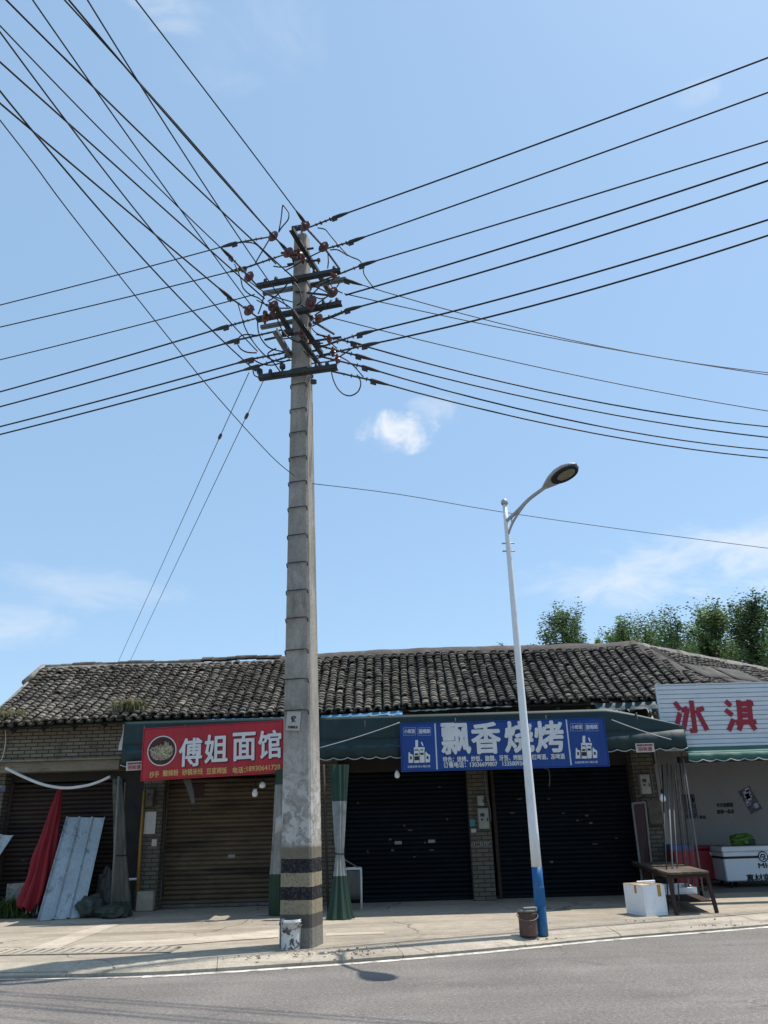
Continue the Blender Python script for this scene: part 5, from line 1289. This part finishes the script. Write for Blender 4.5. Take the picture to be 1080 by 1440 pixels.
# the thin cable that meets the pole half way up
zc = atY(412, 668, PP-.2).z
S = atY(414, 669, PP-.25); m1 = MB(); e_ = atZ(0, 169, zc+.3); mm = [S.lerp(e_, t_) for t_ in (0, .25, .5, .75, 1, 1.5, 2)]
def plane_pts(S, px, hz):
    h = V((hz.x-S.x, hz.y-S.y, 0)).normalized(); nn = V((-h.y, h.x, 0)); out = [S]
    for q in px: d = ray(*q); out.append(CAM + d*((S-CAM).dot(nn)/d.dot(nn)))
    return out
pp_ = plane_pts(S, [(381, 641), (300, 552), (218, 451), (99, 300), (48, 231), (0, 169)], e_); pp_.append(pp_[-1]*2-pp_[-2]); m1.tube(smooth_poly(pp_, 4), .0065, 5); solo(m1, 'phone_cable', 'wire_black', 'thin cable sloping from the upper left edge to the middle of the concrete pole', 'cable')
S = atY(438, 680, PP); e_ = atZ(1080, 771, S.z-.2)
pp_ = plane_pts(S, [(560, 695), (700, 719), (880, 745), (1080, 771)], e_); pp_.append(pp_[-1]*2-pp_[-2]); m1 = MB(); m1.tube(smooth_poly(pp_, 4), .0065, 5); solo(m1, 'phone_cable', 'wire_black', 'thin cable running from the middle of the concrete pole behind the lamp to the right', 'cable')
for nm, s, e, lump in (('left', (350, 524), (162, 940), (319, 612)), ('right', (372, 532), (178, 940), (349, 588))):
    S = atY(*s, PP-.1); E_ = atY(*e, 27); dd = E_-S; t_ = thing('drop_wire', f'thin grey {"outer" if nm == "left" else "inner"} wire of the pair slanting down behind the tile roof', 'cable', S, 'wires slanting down behind the roof')
    m1 = MB(); m1.tube([S, S.lerp(E_, .5), E_, E_ + V((dd.x*.12, dd.y*.12, -E_.z))], .007, 5); m1.build('strand', 'steel_dark', t_)
    k = min(range(60), key=lambda i: abs((lambda P: 720 - F*(RM.transposed()@(P-CAM)).y/-(RM.transposed()@(P-CAM)).z)(S.lerp(E_, i/60)) - lump[1])); c_ = S.lerp(E_, k/60); d_ = dd.normalized()
    m1 = MB(); m1.lathe(c_ - d_*.1, d_, [(0, .01), (.03, .028), (.1, .032), (.17, .028), (.2, .01)], 8); m1.build('guy_insulator', 'polymer_grey', t_)

# notices fixed to the concrete pole
zq = atY(417, 1013, PP-.25).z; c_ = pc(zq) - PB*(pw(zq)+.012) - PA*.04
pq = thing('notice', 'small white plate with a black bird mark tied to the concrete pole', 'notice', c_ - V((0, 0, .13)))
Rr = (PA*cos(.08) - V((0, 0, sin(.08)))).normalized(); Uu = Rr.cross(-PB)*-1; Uu = Uu if Uu.z > 0 else -Uu
m1 = MB(); m1.obox(c_, Rr*.105, PB*.004, Uu*.13, .002); m1.build('plate', 'paper', pq)
m1 = MB(); nz = -PB*.0055; m1.tube(smooth_poly([c_ + nz + Rr*a + Uu*b for a, b in ((-.02, -.02), (0, .02), (.03, .05), (.0, .06), (-.03, .03), (.01, .0), (.03, -.01))], 4), .008, 5); m1.tube([c_ + nz + Rr*a + Uu*b for a, b in ((-.03, .06), (-.01, .03))], .009, 5); m1.build('bird_mark', 'ink', pq)
text('文明养犬', .05, 'ink', pq, c_ - Uu*.085 - PB*.004, Rr, Uu, -PB, 'lettering', .001, .0006, (.15, .035), lift=.001)
zq = atY(398, 1158, PP-.25).z; c_ = pc(zq) - PB*(pw(zq)+.006) - PA*(pw(zq)-.01)
m1 = MB(); m1.grid([[c_ + PA*(.05*u-.03 + .02*v) - PB*(.03*abs(u-.3)) + V((0, 0, .20*v-.10 + .03*u)) for u in (-1, -.3, .3, 1)] for v in (0, .5, 1)], True, PB*-.003); solo(m1, 'paper_scrap', 'paper', 'torn white paper scrap peeling off the edge of the concrete pole', 'paper')
m1 = MB(); q = atZ(372, 1287, KZ); m1.grid([[q + V((.14*u, .05*v, .012+.012*mnoise.noise(V((u*2, v*2, 0))))) for u in (-1, -.5, 0, .5, 1)] for v in (-1, 0, 1)], True, (0, 0, .002)); solo(m1, 'paper_scrap', 'paper', 'white scrap of paper lying on the ground before the bronze shutter', 'paper')

# ================================================================== TREES BEHIND THE ROOF
def leaf_mesh(name, seed, crown_h, crown_w, nclump, nleaf, m, ls):
    """sprays of small leaves set along upward-reaching twigs, with gaps between the sprays"""
    rnd = random.Random(seed); m1 = MB(); clumps = []; tone = []
    for k in range(nclump):
        f_ = rnd.random()**.85; lob = 1.
        wd = crown_w*lob*(.45 + .55*sin(pi*min(1, .15+.75*f_)))*(1 - .45*f_**2)
        a, r = rnd.uniform(0, 2*pi), rnd.random()**.5; wd *= .85 + .55*mnoise.noise(V((cos(a)*1.2+seed, sin(a)*1.2, f_*3.3)))
        clumps.append((V((cos(a)*r*wd, sin(a)*r*wd, crown_h*f_)), crown_w*rnd.uniform(.11, .27)))
    for c_, cr_ in clumps:
        ct = rnd.choice((.42, .6, .8, 1., 1.25, 1.6)); ax = (V((c_.x*.5, c_.y*.5, crown_w*.55)) + V((rnd.gauss(0, .3), rnd.gauss(0, .3), rnd.gauss(0, .2)))).normalized()
        for k in range(nleaf):
            t_ = max(-1.6, min(1.5, rnd.gauss(0, .95))); p = c_ + ax*cr_*t_ + V([max(-.85, min(.85, rnd.gauss(0, .45))) for _ in range(3)])*cr_
            a, b, n_ = frame(V((rnd.gauss(0, 1), rnd.gauss(0, 1), rnd.gauss(0, 1)+.7))); s_ = ls*rnd.uniform(.6, 1.3)
            m1.add([p-a*s_, p+b*s_*.5, p+a*s_, p-b*s_*.5], [(0, 1, 2, 3)]); v_ = ct*rnd.uniform(.8, 1.25); tone += [(v_, v_, v_*.9, 1)]*4
    m1.tone = tone; return m1, clumps
def tree(label, px, py_top, Y, w, h, seed, m, nclump=46, nleaf=70, name='tree', group='trees behind the roof'):
    tp = atY(px, py_top, Y); base = V((tp.x, Y, 0)); H_ = tp.z; t_ = thing(name, label, 'tree', base, group)
    m1, cl = leaf_mesh('crown', seed, h, w*1.3, nclump, int(nleaf*2.6), m, .056); off = V((base.x, base.y, H_-h-.2)); m1.v = [p+off for p in m1.v]; cr_o = m1.build('crown', m, t_); ca = cr_o.data.color_attributes.new('tone', 'FLOAT_COLOR', 'POINT'); ca.data.foreach_set('color', [k for a in m1.tone for k in a])
    m2 = MB(); rnd = random.Random(seed); k0 = V((base.x, base.y, -.05)); tr = [k0, base + V((.1, 0, H_*.35)), V((base.x-.05, base.y, H_-h*.5)), V((base.x+.05, base.y, H_-h*.15))]
    m2.tube(tr, [.2, .15, .09, .03], 8)
    for c_, cr_ in cl[::3]: q = c_+off; st = V((base.x, base.y, max(H_*.3, q.z-1.6-abs(q.x-base.x)*.6))); m2.tube([st, st.lerp(q, .55)+V((0, 0, .1)), q], [.06, .04, .012], 5)
    m2.build('trunk', 'bark', t_)
tree('rounded dark tree rising alone behind the ridge, right of the street lamp', 789, 861, 34, 1.25, 3.4, 11, 'leaf', 80, 60)
tree('small light green tree over the ridge, leftmost of the right hand cluster', 872, 872, 36, 1.0, 3.4, 12, 'leaf_light', 60, 60)
tree('light green tree second from the left in the right hand cluster', 903, 874, 35, 1.1, 3.4, 13, 'leaf_light', 60, 60)
tree('slender dark tree in the middle of the cluster over the roof corner', 936, 867, 33, 1.2, 4.0, 14, 'leaf', 70, 60)
tree('tall pointed green tree left of the tallest tree', 992, 852, 30, 1.0, 4.6, 15, 'leaf_light', 80, 60)
tree('tallest dark tree at the right edge of the photo', 1052, 843, 28, 1.25, 5.2, 16, 'leaf', 130, 60)
tree('low bushy tree filling the gap between the slender and the pointed trees', 964, 890, 36, 1.7, 3.4, 17, 'leaf', 90, 60)
tree('dark tree cut off by the right edge behind the tallest tree', 1110, 848, 30, 1.6, 5.6, 18, 'leaf', 110, 60)
tree('low dark bush in the gap behind the roof corner', 1016, 896, 33, 1.6, 3.4, 19, 'leaf', 90, 60)
tree('low light bush behind the ridge, under the two light green trees', 890, 893, 38, 1.9, 2.6, 22, 'leaf', 80, 60)
tree('tiny tree top just clearing the ridge left of the street lamp', 708, 905, 44, .6, 1.4, 20, 'leaf', 20, 40)
tree('thin light shrub just clearing the ridge left of the light green trees', 838, 893, 40, .5, 2.0, 21, 'leaf_light', 16, 40)

# ================================================================== SKY AND SUN
SUN = V((.947*cos(radians(64)), .32*cos(radians(64)), sin(radians(64)))).normalized()
w = bpy.data.worlds.new('World'); sc.world = w; w.use_nodes = True; nt = w.node_tree; N_ = nt.nodes; bg = N_['Background']
sky = N_.new('ShaderNodeTexSky'); sky.sky_type = 'NISHITA'; sky.sun_disc = False
sky.sun_elevation = math.asin(SUN.z); sky.sun_rotation = atan2(SUN.x, SUN.y); sky.altitude = 100; sky.air_density = 1.; sky.dust_density = .8; sky.ozone_density = 1.3
tcw = N_.new('ShaderNodeTexCoord')
def wm(op, a, b=0., c=0.):
    n = N_.new('ShaderNodeMath'); n.operation = op
    for i, v in enumerate((a, b, c)):
        if isinstance(v, (int, float)): n.inputs[i].default_value = v
        else: nt.links.new(v, n.inputs[i])
    return n.outputs[0]
def wdot(vec):
    n = N_.new('ShaderNodeVectorMath'); n.operation = 'DOT_PRODUCT'; nt.links.new(tcw.outputs['Generated'], n.inputs[0]); n.inputs[1].default_value = vec; return n.outputs['Value']
def wnoise(scale, detail, dist=0., sz=1., rough=.6):
    mp = N_.new('ShaderNodeMapping'); nt.links.new(tcw.outputs['Generated'], mp.inputs[0]); mp.inputs['Scale'].default_value = (1, 1, sz)
    n = N_.new('ShaderNodeTexNoise'); n.inputs['Scale'].default_value = scale; n.inputs['Detail'].default_value = detail; n.inputs['Distortion'].default_value = dist; n.inputs['Roughness'].default_value = rough
    nt.links.new(mp.outputs[0], n.inputs['Vector']); return n.outputs['Fac']
n_puff, n_wisp = wnoise(22, 8, .3), wnoise(9, 9, .6, 2.2, .62)
def cloud(px, py, rx, ry, noi, lo, hi, amp):
    """one cloud patch: an ellipse about a direction in the sky, broken up by noise"""
    c_ = ray(px, py).normalized(); r_ = V((c_.y, -c_.x, 0)).normalized(); u_ = r_.cross(c_)
    d = wdot(c_); a = wm('DIVIDE', wm('DIVIDE', wdot(r_), d), rx/F); b = wm('DIVIDE', wm('DIVIDE', wdot(u_), d), ry/F)
    e = wm('SUBTRACT', 1., wm('ADD', wm('MULTIPLY', a, a), wm('MULTIPLY', b, b)))
    e = wm('MULTIPLY', wm('MULTIPLY', e, wm('GREATER_THAN', d, .2)), .5)
    s = wm('ADD', e, wm('MULTIPLY', wm('SUBTRACT', noi, .5), 1.8))
    n = N_.new('ShaderNodeMapRange'); n.interpolation_type = 'SMOOTHSTEP'; nt.links.new(s, n.inputs[0]); n.inputs[1].default_value = lo; n.inputs[2].default_value = hi; n.inputs[4].default_value = amp
    g_ = wm('MULTIPLY', n.outputs[0], wm('GREATER_THAN', e, 0.)); m_ = N_.new('ShaderNodeMapRange'); nt.links.new(e, m_.inputs[0]); m_.inputs[2].default_value = .12
    return wm('MULTIPLY', g_, m_.outputs[0])
parts = [cloud(562, 607, 66, 36, n_puff, -.05, .62, .92), cloud(606, 580, 48, 28, n_puff, .0, .9, .42), cloud(1030, 785, 260, 66, n_wisp, .08, .8, .6), cloud(255, 8, 70, 45, n_wisp, .1, .8, .4), cloud(10, 880, 100, 36, n_wisp, .05, .8, .4), cloud(110, 830, 170, 40, n_wisp, .1, .9, .28), cloud(985, 130, 34, 18, n_puff, .15, .8, .16), cloud(850, 810, 160, 36, n_wisp, .1, .8, .35), cloud(330, 40, 130, 80, n_wisp, .1, .9, .14)]
tot = parts[0]
for p in parts[1:]: tot = wm('MAXIMUM', tot, p)
hz = N_.new('ShaderNodeMix'); hz.data_type = 'RGBA'; hz.inputs[0].default_value = .55; nt.links.new(sky.outputs[0], hz.inputs[6]); hz.inputs[7].default_value = (2.6, 3.9, 5.6, 1)
tn = N_.new('ShaderNodeMix'); tn.data_type = 'RGBA'; tn.blend_type = 'MULTIPLY'; tn.inputs[0].default_value = 1; nt.links.new(hz.outputs[2], tn.inputs[6]); tn.inputs[7].default_value = (.94, .985, .985, 1)
mixn = N_.new('ShaderNodeMix'); mixn.data_type = 'RGBA'; nt.links.new(tot, mixn.inputs[0]); nt.links.new(tn.outputs[2], mixn.inputs[6]); mixn.inputs[7].default_value = (5.3, 5.5, 5.8, 1)
nt.links.new(mixn.outputs[2], bg.inputs['Color']); bg.inputs['Strength'].default_value = .15
sl = bpy.data.lights.new('sun', 'SUN'); sl.energy = 4.5; sl.angle = radians(.5); sl.color = (1, .955, .89)
so = bpy.data.objects.new('sun', sl); COL.objects.link(so); so.rotation_euler = (-SUN).to_track_quat('-Z', 'Y').to_euler(); so.location = SUN*60
sc.view_settings.view_transform = 'Standard'; sc.view_settings.look = 'None'; sc.view_settings.exposure = .25; sc.view_settings.gamma = 1
sc.cycles.max_bounces = 6
